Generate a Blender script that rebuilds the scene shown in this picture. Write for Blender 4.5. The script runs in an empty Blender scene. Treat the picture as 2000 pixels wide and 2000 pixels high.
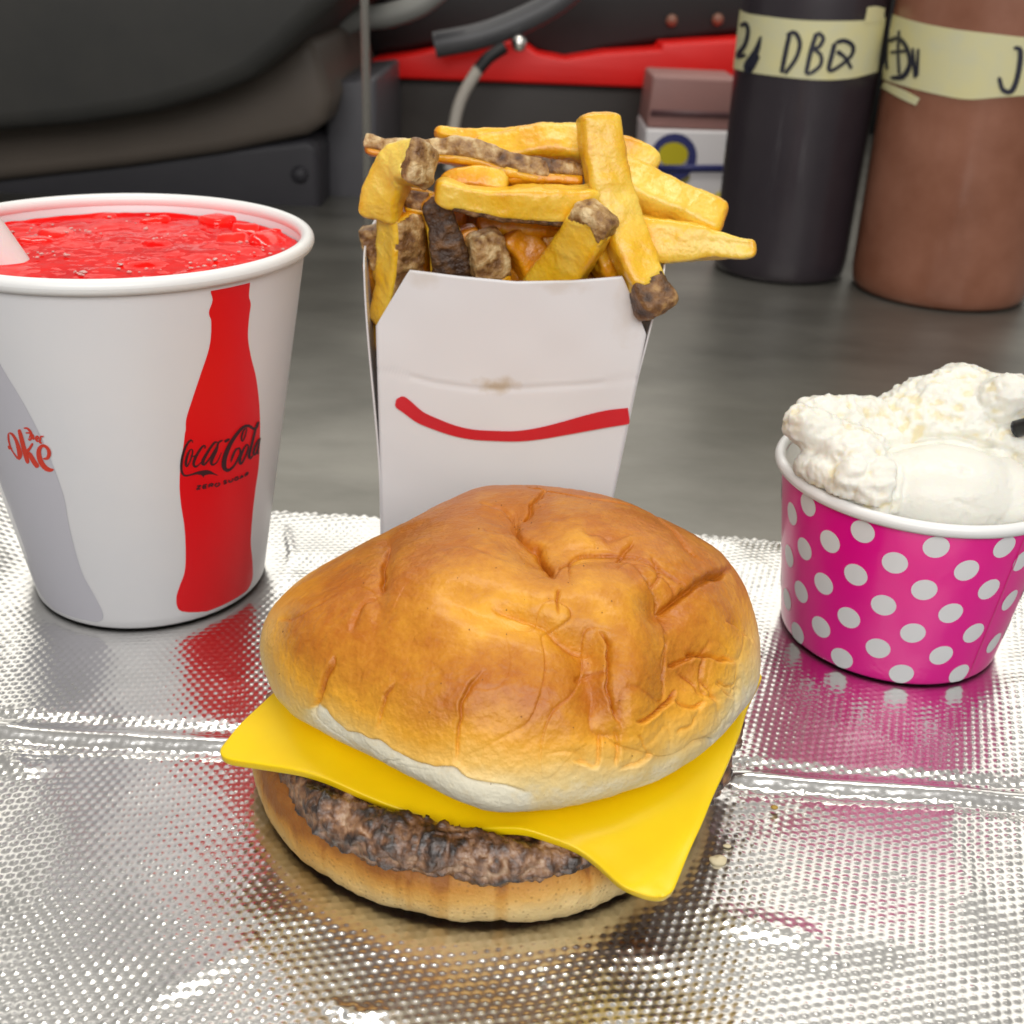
import bpy, math, random
import numpy as np
from mathutils import Matrix

# ------------------------------------------------------------------ camera, world, lamps, exposure
F_PX, PITCH, ROLL, CAM_H = 2260.0, math.radians(26.0), math.radians(2.6), 0.161   # focal length in pixels of a 2000 px frame
sc = bpy.context.scene
_F = np.array([0, math.cos(PITCH), -math.sin(PITCH)])
_u0 = np.array([0, math.sin(PITCH), math.cos(PITCH)]); _r0 = np.array([1.0, 0, 0])
_R = math.cos(ROLL) * _r0 + math.sin(ROLL) * _u0
_U = -math.sin(ROLL) * _r0 + math.cos(ROLL) * _u0
_C = np.array([0, 0, CAM_H])
cd = bpy.data.cameras.new('camera'); cam = bpy.data.objects.new('camera', cd); sc.collection.objects.link(cam)
m = Matrix.Identity(4)
for i in range(3):
    m[i][0], m[i][1], m[i][2], m[i][3] = _R[i], _U[i], -_F[i], _C[i]
cam.matrix_world = m
cd.sensor_width = 36; cd.lens = F_PX / 2000 * 36
cd.clip_start = 0.005; cd.clip_end = 50
cd.dof.use_dof = True; cd.dof.focus_distance = 0.236; cd.dof.aperture_fstop = 28
sc.camera = cam

w = bpy.data.worlds.new('World'); sc.world = w; w.use_nodes = True
bg = w.node_tree.nodes['Background']; bg.inputs[0].default_value = (1.0, 0.97, 0.92, 1); bg.inputs[1].default_value = 0.31

def area(name, loc, target, sx, sy, power, col):
    l = bpy.data.lights.new(name, 'AREA'); l.shape = 'RECTANGLE'; l.size = sx; l.size_y = sy; l.energy = power; l.color = col
    o = bpy.data.objects.new(name, l); sc.collection.objects.link(o); o.location = loc
    d = np.array(target, float) - np.array(loc, float)
    from mathutils import Vector
    o.rotation_euler = Vector(d).to_track_quat('-Z', 'Y').to_euler()
    return o
area('ceiling_panel_far', (0.10, 2.20, 1.45), (0, 0.22, 0), 3.0, 1.1, 11.0, (1.0, 0.96, 0.88))
area('ceiling_strip_overhead', (0.05, 0.42, 1.50), (0, 0.22, 0), 1.2, 0.22, 9.5, (1.0, 0.96, 0.88))
area('added_fill_behind_camera', (0.05, -0.80, 0.72), (0, 0.25, 0.04), 1.3, 0.6, 11.0, (1.0, 0.985, 0.97))  # added fill light, set low to brighten the faces towards the camera
sc.view_settings.view_transform = 'Standard'; sc.view_settings.look = 'None'
sc.view_settings.exposure = 0.17; sc.view_settings.gamma = 1.0
sc.view_settings.use_curve_mapping = False
sc.cycles.max_bounces = 6; sc.cycles.caustics_reflective = False; sc.cycles.caustics_refractive = False
sc.cycles.use_denoising = True; sc.cycles.use_adaptive_sampling = True; sc.cycles.adaptive_threshold = 0.02
sc.cycles.sample_clamp_indirect = 6

# ------------------------------------------------------------------ helpers
rng = random.Random(7)
COL = sc.collection

def ray(px):
    px = np.atleast_2d(np.asarray(px, float))
    return _F + _R * ((px[:, 0:1] - 1000) / F_PX) - _U * ((px[:, 1:2] - 1000) / F_PX)
def at_z(px, z):
    d = ray(px); t = (z - _C[2]) / d[:, 2]; return _C + d * t[:, None]
def at_y(px, Y):
    d = ray(px); t = (np.asarray(Y) - _C[1]) / d[:, 1]; return _C + d * np.reshape(t, (-1, 1))
def project(P):
    d = P - _C; z = d @ _F
    return np.stack([1000 + F_PX * (d @ _R) / z, 1000 - F_PX * (d @ _U) / z], -1), z
def unproject(px, z):
    return _C + ray(px) * np.reshape(z, (-1, 1))

def _hash(ix, iy, iz, seed):
    h = (ix.astype(np.uint32) * np.uint32(374761393)) ^ (iy.astype(np.uint32) * np.uint32(668265263)) ^ (iz.astype(np.uint32) * np.uint32(2147483647)) ^ np.uint32((seed * 974711 + 12345) & 0xffffffff)
    h = (h ^ (h >> np.uint32(13))) * np.uint32(1274126177); h = (h ^ (h >> np.uint32(16))) * np.uint32(2246822519)
    h = h ^ (h >> np.uint32(15))
    return h.astype(np.float64) / 2147483648.0 - 1.0
def vnoise(P, freq, seed=0):
    Q = np.asarray(P) * freq + 100.0
    I = np.floor(Q).astype(np.int64); f = Q - I; u = f * f * f * (f * (f * 6 - 15) + 10)
    r = 0
    for dx in (0, 1):
        wx = u[..., 0] if dx else 1 - u[..., 0]
        for dy in (0, 1):
            wy = u[..., 1] if dy else 1 - u[..., 1]
            for dz in (0, 1):
                wz = u[..., 2] if dz else 1 - u[..., 2]
                r = r + wx * wy * wz * _hash(I[..., 0] + dx, I[..., 1] + dy, I[..., 2] + dz, seed)
    return r
def fbm(P, freq, octaves=3, seed=0, gain=0.5):
    a, s = 1.0, 0
    for k in range(octaves):
        s = s + a * vnoise(P, freq * 2.03 ** k, seed + 17 * k); a *= gain
    return s
def smooth01(a, b, x):
    t = np.clip((x - a) / (b - a), 0, 1); return t * t * (3 - 2 * t)

def spline(pts, n):
    """Catmull-Rom through rows of pts, n samples evenly spaced by chord length of the first 2-3 columns"""
    p = np.asarray(pts, float)
    if len(p) == 2:
        t = np.linspace(0, 1, n)[:, None]; return p[0] * (1 - t) + p[1] * t
    e = np.vstack([2 * p[0] - p[1], p, 2 * p[-1] - p[-2]])
    out = []
    for i in range(len(p) - 1):
        a, b, c, d = e[i], e[i + 1], e[i + 2], e[i + 3]
        t = np.linspace(0, 1, 40, endpoint=False)[:, None]
        out.append(0.5 * (2 * b + (c - a) * t + (2 * a - 5 * b + 4 * c - d) * t ** 2 + (-a + 3 * b - 3 * c + d) * t ** 3))
    out.append(p[-1:]); q = np.vstack(out)
    s = np.concatenate([[0], np.cumsum(np.linalg.norm(np.diff(q[:, :min(3, q.shape[1])], axis=0), axis=1))])
    ss = np.linspace(0, s[-1], n)
    return np.stack([np.interp(ss, s, q[:, k]) for k in range(q.shape[1])], 1)

ORG = {}
def link(o, parent=None):
    COL.objects.link(o)
    if parent is not None: o.parent = parent
    return o
def mesh_obj(name, V, faces, mat, parent=None, origin=None, smooth=True, attrs=None, kind=None):
    V = np.asarray(V, float)
    if parent is not None: org = ORG[parent.name]
    else: org = np.zeros(3) if origin is None else np.asarray(origin, float)
    me = bpy.data.meshes.new(name)
    Vl = V - org
    me.vertices.add(len(Vl)); me.vertices.foreach_set('co', Vl.astype(np.float32).ravel())
    if isinstance(faces, np.ndarray):
        nf, k = faces.shape
        me.loops.add(nf * k); me.loops.foreach_set('vertex_index', faces.astype(np.int32).ravel())
        me.polygons.add(nf); me.polygons.foreach_set('loop_start', (np.arange(nf) * k).astype(np.int32))
    else:
        idx = [i for f in faces for i in f]; ln = [len(f) for f in faces]
        me.loops.add(len(idx)); me.loops.foreach_set('vertex_index', np.array(idx, np.int32))
        me.polygons.add(len(ln)); me.polygons.foreach_set('loop_start', np.concatenate([[0], np.cumsum(ln)[:-1]]).astype(np.int32))
    me.update(calc_edges=True); me.validate()
    if smooth: me.polygons.foreach_set('use_smooth', np.ones(len(me.polygons), bool))
    if attrs:
        for k, v in attrs.items():
            a = me.attributes.new(k, 'FLOAT', 'POINT'); a.data.foreach_set('value', np.asarray(v, np.float32))
    if mat is not None: me.materials.append(mat)
    o = bpy.data.objects.new(name, me); link(o, parent)
    if parent is None: o.location = tuple(org)
    ORG[o.name] = org
    if kind: o['kind'] = kind
    return o
def thing(name, loc, label, cat, group=None):
    o = bpy.data.objects.new(name, None); o.empty_display_size = 0.01; link(o); o.location = tuple(loc)
    ORG[o.name] = np.asarray(loc, float); tag(o, label, cat, group); return o
def tag(o, label, cat, group=None):
    o['label'] = label; o['category'] = cat
    if group: o['group'] = group
    return o
def grid_faces(nu, nv, wu=False, wv=False):
    a = np.arange(nu * nv).reshape(nu, nv)
    if wu: a = np.vstack([a, a[:1]])
    if wv: a = np.hstack([a, a[:, :1]])
    return np.stack([a[:-1, :-1], a[1:, :-1], a[1:, 1:], a[:-1, 1:]], -1).reshape(-1, 4)
def grid_normals(G, wu=False):
    du = (np.roll(G, -1, 0) - np.roll(G, 1, 0)) if wu else np.gradient(G, axis=0)
    dv = np.gradient(G, axis=1)
    n = np.cross(du, dv); n /= np.linalg.norm(n, axis=-1, keepdims=True) + 1e-12
    return n
def lathe(prof, n, center=(0, 0, 0)):
    """prof rows (r,z) -> grid [n, len(prof), 3]"""
    prof = np.asarray(prof, float); th = np.linspace(0, 2 * np.pi, n, endpoint=False)
    G = np.stack([np.cos(th)[:, None] * prof[None, :, 0], np.sin(th)[:, None] * prof[None, :, 0], np.broadcast_to(prof[None, :, 1], (n, len(prof)))], -1)
    return G + np.asarray(center)
def lathe_obj(name, prof, n, center, mat, parent=None, **k):
    G = lathe(prof, n, center); return mesh_obj(name, G.reshape(-1, 3), grid_faces(n, len(prof), True), mat, parent, **k)
def tube_obj(name, pts, rad, mat, parent=None, n=48, sides=14, **k):
    p = spline(pts, n); rad = np.broadcast_to(np.asarray(rad, float), (n,)) if np.ndim(rad) == 0 else np.interp(np.linspace(0, 1, n), np.linspace(0, 1, len(rad)), rad)
    T = np.gradient(p, axis=0); T /= np.linalg.norm(T, axis=1, keepdims=True)
    ref = np.array([0, 1.0, 0]) if abs(T[0][1]) < 0.8 else np.array([1.0, 0, 0])
    A = np.cross(T, ref); A /= np.linalg.norm(A, axis=1, keepdims=True); B = np.cross(T, A)
    th = np.linspace(0, 2 * np.pi, sides, endpoint=False)
    G = p[:, None] + rad[:, None, None] * (A[:, None] * np.cos(th)[None, :, None] + B[:, None] * np.sin(th)[None, :, None])
    V = np.vstack([G.reshape(-1, 3), p[:1], p[-1:]])
    f = [tuple(q) for q in grid_faces(n, sides, False, True)]
    c0, c1 = n * sides, n * sides + 1
    for i in range(sides):
        j = (i + 1) % sides; f.append((c0, j, i)); f.append((c1, (n - 1) * sides + i, (n - 1) * sides + j))
    return mesh_obj(name, V, f, mat, parent, **k)
def prism(name, px, Y, depth, mat, parent=None, bevel=0.0, **k):
    """an outline standing at distance Y, given real depth behind it"""
    a = at_y(px, Y); b = a + np.array([0, depth, 0]); n = len(a)
    V = np.vstack([a, b]); f = [tuple(range(n)), tuple(range(2 * n - 1, n - 1, -1))]
    for i in range(n):
        j = (i + 1) % n; f.append((i, i + n, j + n, j))
    o = mesh_obj(name, V, f, mat, parent, smooth=False, **k)
    fix_normals(o)
    if bevel:
        b = o.modifiers.new('bevel', 'BEVEL'); b.width = bevel; b.segments = 4; b.limit_method = 'ANGLE'; b.angle_limit = math.radians(50); b.harden_normals = False
    return o
def fix_normals(o):
    import bmesh
    bm = bmesh.new(); bm.from_mesh(o.data); bmesh.ops.recalc_face_normals(bm, faces=bm.faces); bm.to_mesh(o.data); bm.free()
def box(name, lo, hi, mat, parent=None, bevel=0.0, **k):
    lo = np.array(lo, float); hi = np.array(hi, float)
    V = np.array([[lo[0] if not i & 1 else hi[0], lo[1] if not i & 2 else hi[1], lo[2] if not i & 4 else hi[2]] for i in range(8)])
    f = [(0, 2, 3, 1), (4, 5, 7, 6), (0, 1, 5, 4), (2, 6, 7, 3), (0, 4, 6, 2), (1, 3, 7, 5)]
    o = mesh_obj(name, V, f, mat, parent, smooth=False, **k)
    if bevel:
        b = o.modifiers.new('bevel', 'BEVEL'); b.width = bevel; b.segments = 3
    return o

# ---- materials
def mat(name, col, rough=0.5, metal=0.0, var=None, vscale=60.0, vdetail=4.0, bump=0.0, bscale=200.0, bdist=0.001, coat=0.0, sss=0.0, sss_r=(1, .5, .25), sss_scale=0.004, spec=0.5, trans=0.0, stretch=None):
    mt = bpy.data.materials.new(name); mt.use_nodes = True; nt = mt.node_tree; b = nt.nodes['Principled BSDF']
    b.inputs['Base Color'].default_value = (*col, 1); b.inputs['Roughness'].default_value = rough; b.inputs['Metallic'].default_value = metal
    b.inputs['Coat Weight'].default_value = coat; b.inputs['Coat Roughness'].default_value = 0.12
    b.inputs['Specular IOR Level'].default_value = spec; b.inputs['Transmission Weight'].default_value = trans
    if sss:
        b.inputs['Subsurface Weight'].default_value = sss; b.inputs['Subsurface Radius'].default_value = sss_r; b.inputs['Subsurface Scale'].default_value = sss_scale
    tc = nt.nodes.new('ShaderNodeTexCoord'); src = tc.outputs['Object']
    if stretch:
        mp = nt.nodes.new('ShaderNodeMapping'); mp.inputs['Scale'].default_value = stretch; nt.links.new(src, mp.inputs[0]); src = mp.outputs[0]
    if var:
        n = nt.nodes.new('ShaderNodeTexNoise'); n.inputs['Scale'].default_value = vscale; n.inputs['Detail'].default_value = vdetail; n.inputs['Roughness'].default_value = 0.6
        nt.links.new(src, n.inputs['Vector'])
        cr = nt.nodes.new('ShaderNodeValToRGB'); cr.color_ramp.elements[0].position = 0.32; cr.color_ramp.elements[1].position = 0.68
        cr.color_ramp.elements[0].color = (*col, 1); cr.color_ramp.elements[1].color = (*var, 1)
        nt.links.new(n.outputs['Fac'], cr.inputs[0]); nt.links.new(cr.outputs[0], b.inputs['Base Color'])
    if bump:
        n2 = nt.nodes.new('ShaderNodeTexNoise'); n2.inputs['Scale'].default_value = bscale; n2.inputs['Detail'].default_value = 5
        nt.links.new(src, n2.inputs['Vector'])
        bp = nt.nodes.new('ShaderNodeBump'); bp.inputs['Strength'].default_value = bump; bp.inputs['Distance'].default_value = bdist
        nt.links.new(n2.outputs['Fac'], bp.inputs['Height']); nt.links.new(bp.outputs[0], b.inputs['Normal'])
    return mt
def attr_mat(name, attr, stops, rough=0.5, speck=None, speck_scale=900, speck_amt=0.3, bump=0.0, bscale=900, bdist=0.0004, coat=0.0, sss=0.0, sss_scale=0.003, jitter=0.12, jscale=140, spec=0.5, rough2=None):
    """colour of the thing itself from a painted float attribute, broken up with noise"""
    mt = bpy.data.materials.new(name); mt.use_nodes = True; nt = mt.node_tree; b = nt.nodes['Principled BSDF']; L = nt.links
    a = nt.nodes.new('ShaderNodeAttribute'); a.attribute_name = attr
    tc = nt.nodes.new('ShaderNodeTexCoord')
    n = nt.nodes.new('ShaderNodeTexNoise'); n.inputs['Scale'].default_value = jscale; n.inputs['Detail'].default_value = 6; n.inputs['Roughness'].default_value = 0.65; L.new(tc.outputs['Object'], n.inputs['Vector'])
    s = nt.nodes.new('ShaderNodeMath'); s.operation = 'MULTIPLY_ADD'; L.new(n.outputs['Fac'], s.inputs[0]); s.inputs[1].default_value = 2 * jitter; s.inputs[2].default_value = -jitter
    ad = nt.nodes.new('ShaderNodeMath'); ad.operation = 'ADD'; L.new(a.outputs['Fac'], ad.inputs[0]); L.new(s.outputs[0], ad.inputs[1])
    cr = nt.nodes.new('ShaderNodeValToRGB'); els = cr.color_ramp.elements
    while len(els) < len(stops): els.new(0.5)
    for e, (p, c) in zip(els, stops): e.position = p; e.color = (*c, 1)
    L.new(ad.outputs[0], cr.inputs[0]); out = cr.outputs[0]
    if speck:
        v = nt.nodes.new('ShaderNodeTexVoronoi'); v.inputs['Scale'].default_value = speck_scale; L.new(tc.outputs['Object'], v.inputs['Vector'])
        lt = nt.nodes.new('ShaderNodeMapRange'); lt.inputs[1].default_value = 0.12; lt.inputs[2].default_value = 0.30; lt.inputs[3].default_value = speck_amt; lt.inputs[4].default_value = 0
        L.new(v.outputs['Distance'], lt.inputs[0])
        mx = nt.nodes.new('ShaderNodeMix'); mx.data_type = 'RGBA'; L.new(lt.outputs[0], mx.inputs[0]); L.new(out, mx.inputs[6]); mx.inputs[7].default_value = (*speck, 1); out = mx.outputs[2]
    L.new(out, b.inputs['Base Color']); b.inputs['Roughness'].default_value = rough; b.inputs['Coat Weight'].default_value = coat; b.inputs['Coat Roughness'].default_value = 0.25; b.inputs['Specular IOR Level'].default_value = spec
    if rough2 is not None:
        mr = nt.nodes.new('ShaderNodeMapRange'); mr.inputs[3].default_value = rough; mr.inputs[4].default_value = rough2; L.new(a.outputs['Fac'], mr.inputs[0]); L.new(mr.outputs[0], b.inputs['Roughness'])
    if sss: b.inputs['Subsurface Weight'].default_value = sss; b.inputs['Subsurface Radius'].default_value = (1, .55, .25); b.inputs['Subsurface Scale'].default_value = sss_scale
    if bump:
        n2 = nt.nodes.new('ShaderNodeTexNoise'); n2.inputs['Scale'].default_value = bscale; n2.inputs['Detail'].default_value = 4; L.new(tc.outputs['Object'], n2.inputs['Vector'])
        bp = nt.nodes.new('ShaderNodeBump'); bp.inputs['Strength'].default_value = bump; bp.inputs['Distance'].default_value = bdist
        L.new(n2.outputs['Fac'], bp.inputs['Height']); L.new(bp.outputs[0], b.inputs['Normal'])
    return mt

PAPER = mat('white_paper', (0.80, 0.79, 0.80), 0.38, var=(0.77, 0.77, 0.79), vscale=35, bump=0.08, bscale=900, bdist=0.0002)
RED_INK = mat('red_ink', (0.82, 0.001, 0.008), 0.4)
RED_INK2 = mat('orange_red_ink', (0.68, 0.045, 0.02), 0.4)
GREY_INK = mat('pale_grey_ink', (0.58, 0.57, 0.62), 0.45)
BLACK_INK = mat('black_ink', (0.035, 0.006, 0.012), 0.45)

# ------------------------------------------------------------------ the setting: counter, foil
STEEL = mat('brushed_steel', (0.17, 0.165, 0.145), 0.34, metal=0.75, var=(0.29, 0.28, 0.25), vscale=14, vdetail=8, bump=0.12, bscale=80, bdist=0.0005, stretch=(0.7, 1.3, 1))
CZ = -0.004
counter = box('counter', (-1.2, -0.3, CZ - 0.03), (1.2, 1.9, CZ), STEEL, kind='structure', bevel=0.002)

def seg_dist(Q, pts):
    """distance from points Q [n,2] to a polyline, and the parameter along it"""
    best = np.full(len(Q), 1e9); par = np.zeros(len(Q)); acc = 0
    pts = np.asarray(pts, float); tot = np.sum(np.linalg.norm(np.diff(pts, axis=0), axis=1))
    for a, b in zip(pts[:-1], pts[1:]):
        ab = b - a; l2 = ab @ ab + 1e-12
        t = np.clip(((Q - a) @ ab) / l2, 0, 1); d = np.linalg.norm(Q - a - t[:, None] * ab, axis=1)
        m = d < best; best[m] = d[m]; par[m] = (acc + t[m] * math.sqrt(l2)) / tot; acc += math.sqrt(l2)
    return best, par

def build_foil():
    x0, x1, y0, y1, st = -0.195, 0.195, 0.100, 0.3205, 0.00040
    nx, ny = int((x1 - x0) / st), int((y1 - y0) / st)
    xs = np.linspace(x0, x1, nx); ys = np.linspace(y0, y1, ny)
    X, Y = np.meshgrid(xs, ys, indexing='ij')
    P = np.stack([X, Y, 0 * X], -1)
    # hexagonal lattice of embossed dots, rotated a little against the edges
    a = 0.00212; ang = math.radians(12); ca, sa = math.cos(ang), math.sin(ang)
    wx = X + 0.0007 * vnoise(P, 18, 3); wy = Y + 0.0007 * vnoise(P, 18, 4)
    U = ca * wx + sa * wy; V = -sa * wx + ca * wy
    row = a * math.sqrt(3) / 2
    best = np.full(X.shape, 1e9); rid = np.zeros(X.shape)
    r0 = np.floor(V / row)
    for k in (0, 1):
        r = r0 + k; off = np.where(np.mod(r, 2) > 0.5, a / 2, 0)
        cidx = np.round((U - off) / a); cx = cidx * a + off
        d = np.hypot(U - cx, V - r * row); mm = d < best
        best = np.where(mm, d, best); rid = np.where(mm, _hash(cidx.astype(np.int64), r.astype(np.int64), 0 * r.astype(np.int64), 5), rid)
    dot = (1 - smooth01(0.0001, 0.00072, best)) * (1 + 0.25 * rid)
    yf = np.interp(xs, [-.2, -.11, -.06, .05, .115, .2], [.2085, .208, .207, .2033, .2001, .1975])[:, None] + 0.0003 * vnoise(P, 30, 8)
    df = Y - yf
    ridge = np.exp(-(np.abs(df) / 0.0020) ** 3)
    z = 0.00021 * dot * (1 - 0.75 * ridge)
    # soft waves in the sheet
    wav = fbm(P, 26, 3, 21, 0.45)
    z = z + 0.0007 * wav + 0.00022 * fbm(P, 75, 2, 40)
    z = z + 0.0012 * ridge - 0.0009 * np.exp(-((np.abs(df) - 0.0042) / 0.0022) ** 2)
    # sharp little creases
    Q = np.stack([X.ravel(), Y.ravel()], -1)
    def crease(px, wid, dep):
        nonlocal z
        g = at_z(px, 0)[:, :2]; d, t = seg_dist(Q, g); e = np.sin(np.pi * np.clip(t, 0.02, 0.98)) ** 0.5
        z = z + (dep * e * np.exp(-(d / wid) ** 2)).reshape(z.shape)
    crease([(1390, 1770), (1440, 1800), (1570, 1830), (1640, 1900)], 0.0035, 0.0011)
    crease([(1860, 1560), (1850, 1640), (1890, 1740), (1900, 1800)], 0.0030, 0.0005)
    crease([(0, 1480), (60, 1500), (110, 1490)], 0.003, 0.0012)
    crease([(1200, 1870), (1330, 1950), (1440, 2000)], 0.006, -0.0009)
    crease([(840, 1850), (1000, 1900), (1180, 1905)], 0.010, -0.0009)
    crease([(280, 1960), (420, 1890), (520, 1830)], 0.003, 0.0007)
    crease([(640, 1960), (700, 1985), (760, 1975)], 0.0015, 0.0006)
    crease([(560, 1030), (570, 1080), (560, 1120)], 0.0013, 0.0007)
    crease([(1380, 1620), (1480, 1600), (1560, 1570)], 0.004, -0.0009)
    # flat where things stand
    for (cx, cy, rr) in ((-.0993, .2812, .031), (.1024, .2698, .028), (-.002, .205, .047)):
        k = 1 - smooth01(rr - .002, rr + .010, np.hypot(X - cx, Y - cy)); z = z * (1 - k) - 0.0003 * k
    k = (1 - smooth01(.034, .044, np.abs(X + .005))) * (1 - smooth01(.016, .026, np.abs(Y - .302))); z = z * (1 - k) - 0.0003 * k
    z = np.maximum(z, -0.0026)
    # far left corner curls up off the counter
    z = z + 0.028 * smooth01(0, 0.062, -0.118 - X) * smooth01(.235, .3205, Y)
    # scalloped cut along the far edge
    edge = 0.0007 * np.sin(2 * np.pi * X / 0.0031) + 0.0003 * vnoise(P, 160, 9) - 0.0035 * (X / .1)
    Y2 = Y + edge * smooth01(.3145, .3205, Y)
    V3 = np.stack([X, Y2, z], -1).reshape(-1, 3)
    foil_mat = mat('embossed_foil', (0.90, 0.89, 0.87), 0.22, metal=1.0, var=(0.86, 0.85, 0.82), vscale=24, bump=0.10, bscale=420, bdist=0.0003)
    o = mesh_obj('foil_sheet', V3, grid_faces(nx, ny), foil_mat, origin=(0, .21, 0))
    tag(o, 'silver foil sheet with raised dots spread under the burger and cups', 'foil')
build_foil()

# ------------------------------------------------------------------ conical cups and prints on them
class Cone:
    def __init__(s, cx, cy, rb, rt, h): s.cx, s.cy, s.rb, s.k, s.h = cx, cy, rb, (rt - rb) / h, h
    def r(s, z): return s.rb + s.k * np.asarray(z)
    def hit(s, px):
        d = ray(px); ox, oy, oz = _C[0] - s.cx, _C[1] - s.cy, _C[2]
        r0 = s.rb + s.k * oz
        A = d[:, 0] ** 2 + d[:, 1] ** 2 - (s.k * d[:, 2]) ** 2
        B = 2 * (ox * d[:, 0] + oy * d[:, 1] - r0 * s.k * d[:, 2]); Cc = ox ** 2 + oy ** 2 - r0 ** 2
        D = np.maximum(B * B - 4 * A * Cc, 0); t = (-B - np.sqrt(D)) / (2 * A)
        P = _C + d * t[:, None]
        return np.arctan2(P[:, 1] - s.cy, P[:, 0] - s.cx), P[:, 2]
    def pt(s, th, z, off=0.0):
        r = s.r(z) + off; return np.stack([s.cx + r * np.cos(th), s.cy + r * np.sin(th), z - off * s.k], -1)
def stroke_verts(px, closed=False, n=40, caps=True):
    """px rows (x,y,width) -> left/right outline rows"""
    p = spline(px, n); T = np.gradient(p[:, :2], axis=0); T /= np.linalg.norm(T, axis=1, keepdims=True) + 1e-9
    N = np.stack([-T[:, 1], T[:, 0]], 1); h = np.abs(p[:, 2:3]) / 2
    if caps:
        s = np.concatenate([[0], np.cumsum(np.linalg.norm(np.diff(p[:, :2], axis=0), axis=1))])
        for dist in (s, s[-1] - s):
            q = np.clip(dist[:, None] / (h + 1e-6), 0, 1); h = h * np.sqrt(np.clip(1 - (1 - q) ** 2, 0.02, 1))
    return p[:, :2] + N * h, p[:, :2] - N * h
def strokes_on_cone(name, cone, strokes, off, mat_, parent, n=36):
    V, Fc, base = [], [], 0
    for i, s in enumerate(strokes):
        a, b = stroke_verts(s, n=n)
        th, z = cone.hit(np.vstack([a, b])); P = cone.pt(th, z, off + 0.000008 * i)
        V.append(P)
        for j in range(n - 1): Fc.append((base + j, base + j + 1, base + n + j + 1, base + n + j))
        base += 2 * n
    return mesh_obj(name, np.vstack(V), Fc, mat_, parent, smooth=True)

def band_on_cone(name, cone, zs, tl, tr, off, mat_, parent, n=24):
    u = np.linspace(0, 1, n); TH = tl[:, None] * (1 - u) + tr[:, None] * u; Z = np.broadcast_to(zs[:, None], TH.shape)
    G = cone.pt(TH.ravel(), Z.ravel(), off)
    return mesh_obj(name, G, grid_faces(len(zs), n), mat_, parent)

# ---- drink cup
CU = Cone(-.0993, .2812, .0303, .0455, .0935)
cup = thing('drink_cup', (CU.cx, CU.cy, 0), 'white paper drink cup with red bottle print, left of the fries', 'cup')
prof = [(0.0286, 0.004), (0.0286, 0.0002), (0.0296, 0.0), (0.0301, 0.0004)] + [(CU.r(z), z) for z in np.linspace(0.001, 0.0930, 40)] + [(CU.r(.0932) - .0004, .0934)] + [(CU.r(z) - .0007, z) for z in np.linspace(.0930, .004, 30)] + [(0.0, .004)]
lathe_obj('cup_wall', prof, 160, (CU.cx, CU.cy, 0), PAPER, cup)
RIM = mat('rolled_rim_paper', (0.84, 0.84, 0.83), 0.3)
a = np.linspace(0, 2 * np.pi, 25)
lathe_obj('rolled_rim', np.stack([.0458 + .0017 * np.cos(a), .0934 + .00185 * np.sin(a)], 1), 180, (CU.cx, CU.cy, 0), RIM, cup)

S4 = 700 / 1932
lf = [(1137, 40), (1135, 60), (1145, 100), (1125, 160), (1130, 190), (1137, 212), (1135, 300), (1120, 380), (1080, 500), (1030, 650), (1003, 740), (1000, 800), (996, 815), (990, 870), (973, 980), (967, 1100), (975, 1200), (993, 1320), (1000, 1450), (995, 1560), (968, 1640), (950, 1700), (956, 1755), (985, 1778), (1050, 1781), (1120, 1776)]
rt_ = [(1345, 20), (1340, 80), (1350, 120), (1340, 200), (1335, 300), (1350, 400), (1375, 500), (1390, 600), (1398, 700), (1400, 800), (1398, 900), (1392, 1000), (1375, 1120), (1360, 1250), (1350, 1400), (1358, 1500), (1360, 1590), (1340, 1650), (1290, 1700), (1200, 1752), (1130, 1774)]
def to_px(l, s, ox, oy): return [(x * s + ox, y * s + oy, *r) for x, y, *r in l]
tl_, zl_ = CU.hit(spline(to_px(lf, S4, 0, 550), 160)); tr_, zr_ = CU.hit(spline(to_px(rt_, S4, 0, 550), 160))
zb = max(zl_.min(), zr_.min()) + .0001; zs = np.linspace(zb, .0905, 120)
def byz(t, z): o = np.argsort(z); return np.interp(zs, z[o], t[o])
TL, TR = byz(tl_, zl_), byz(tr_, zr_)
red_b = band_on_cone('bottle_print', CU, zs, TL, TR, .00012, RED_INK, cup); red_b['label'] = 'red bottle silhouette printed on the cup'
thg, zg = CU.hit([(112, 930)]); sh = thg[0] - np.interp(zg[0], zs, TR)
gr_b = band_on_cone('bottle_print', CU, zs, TL + sh, TR + sh, .00012, GREY_INK, cup); gr_b['label'] = 'pale grey bottle silhouette printed on the cup'

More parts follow.
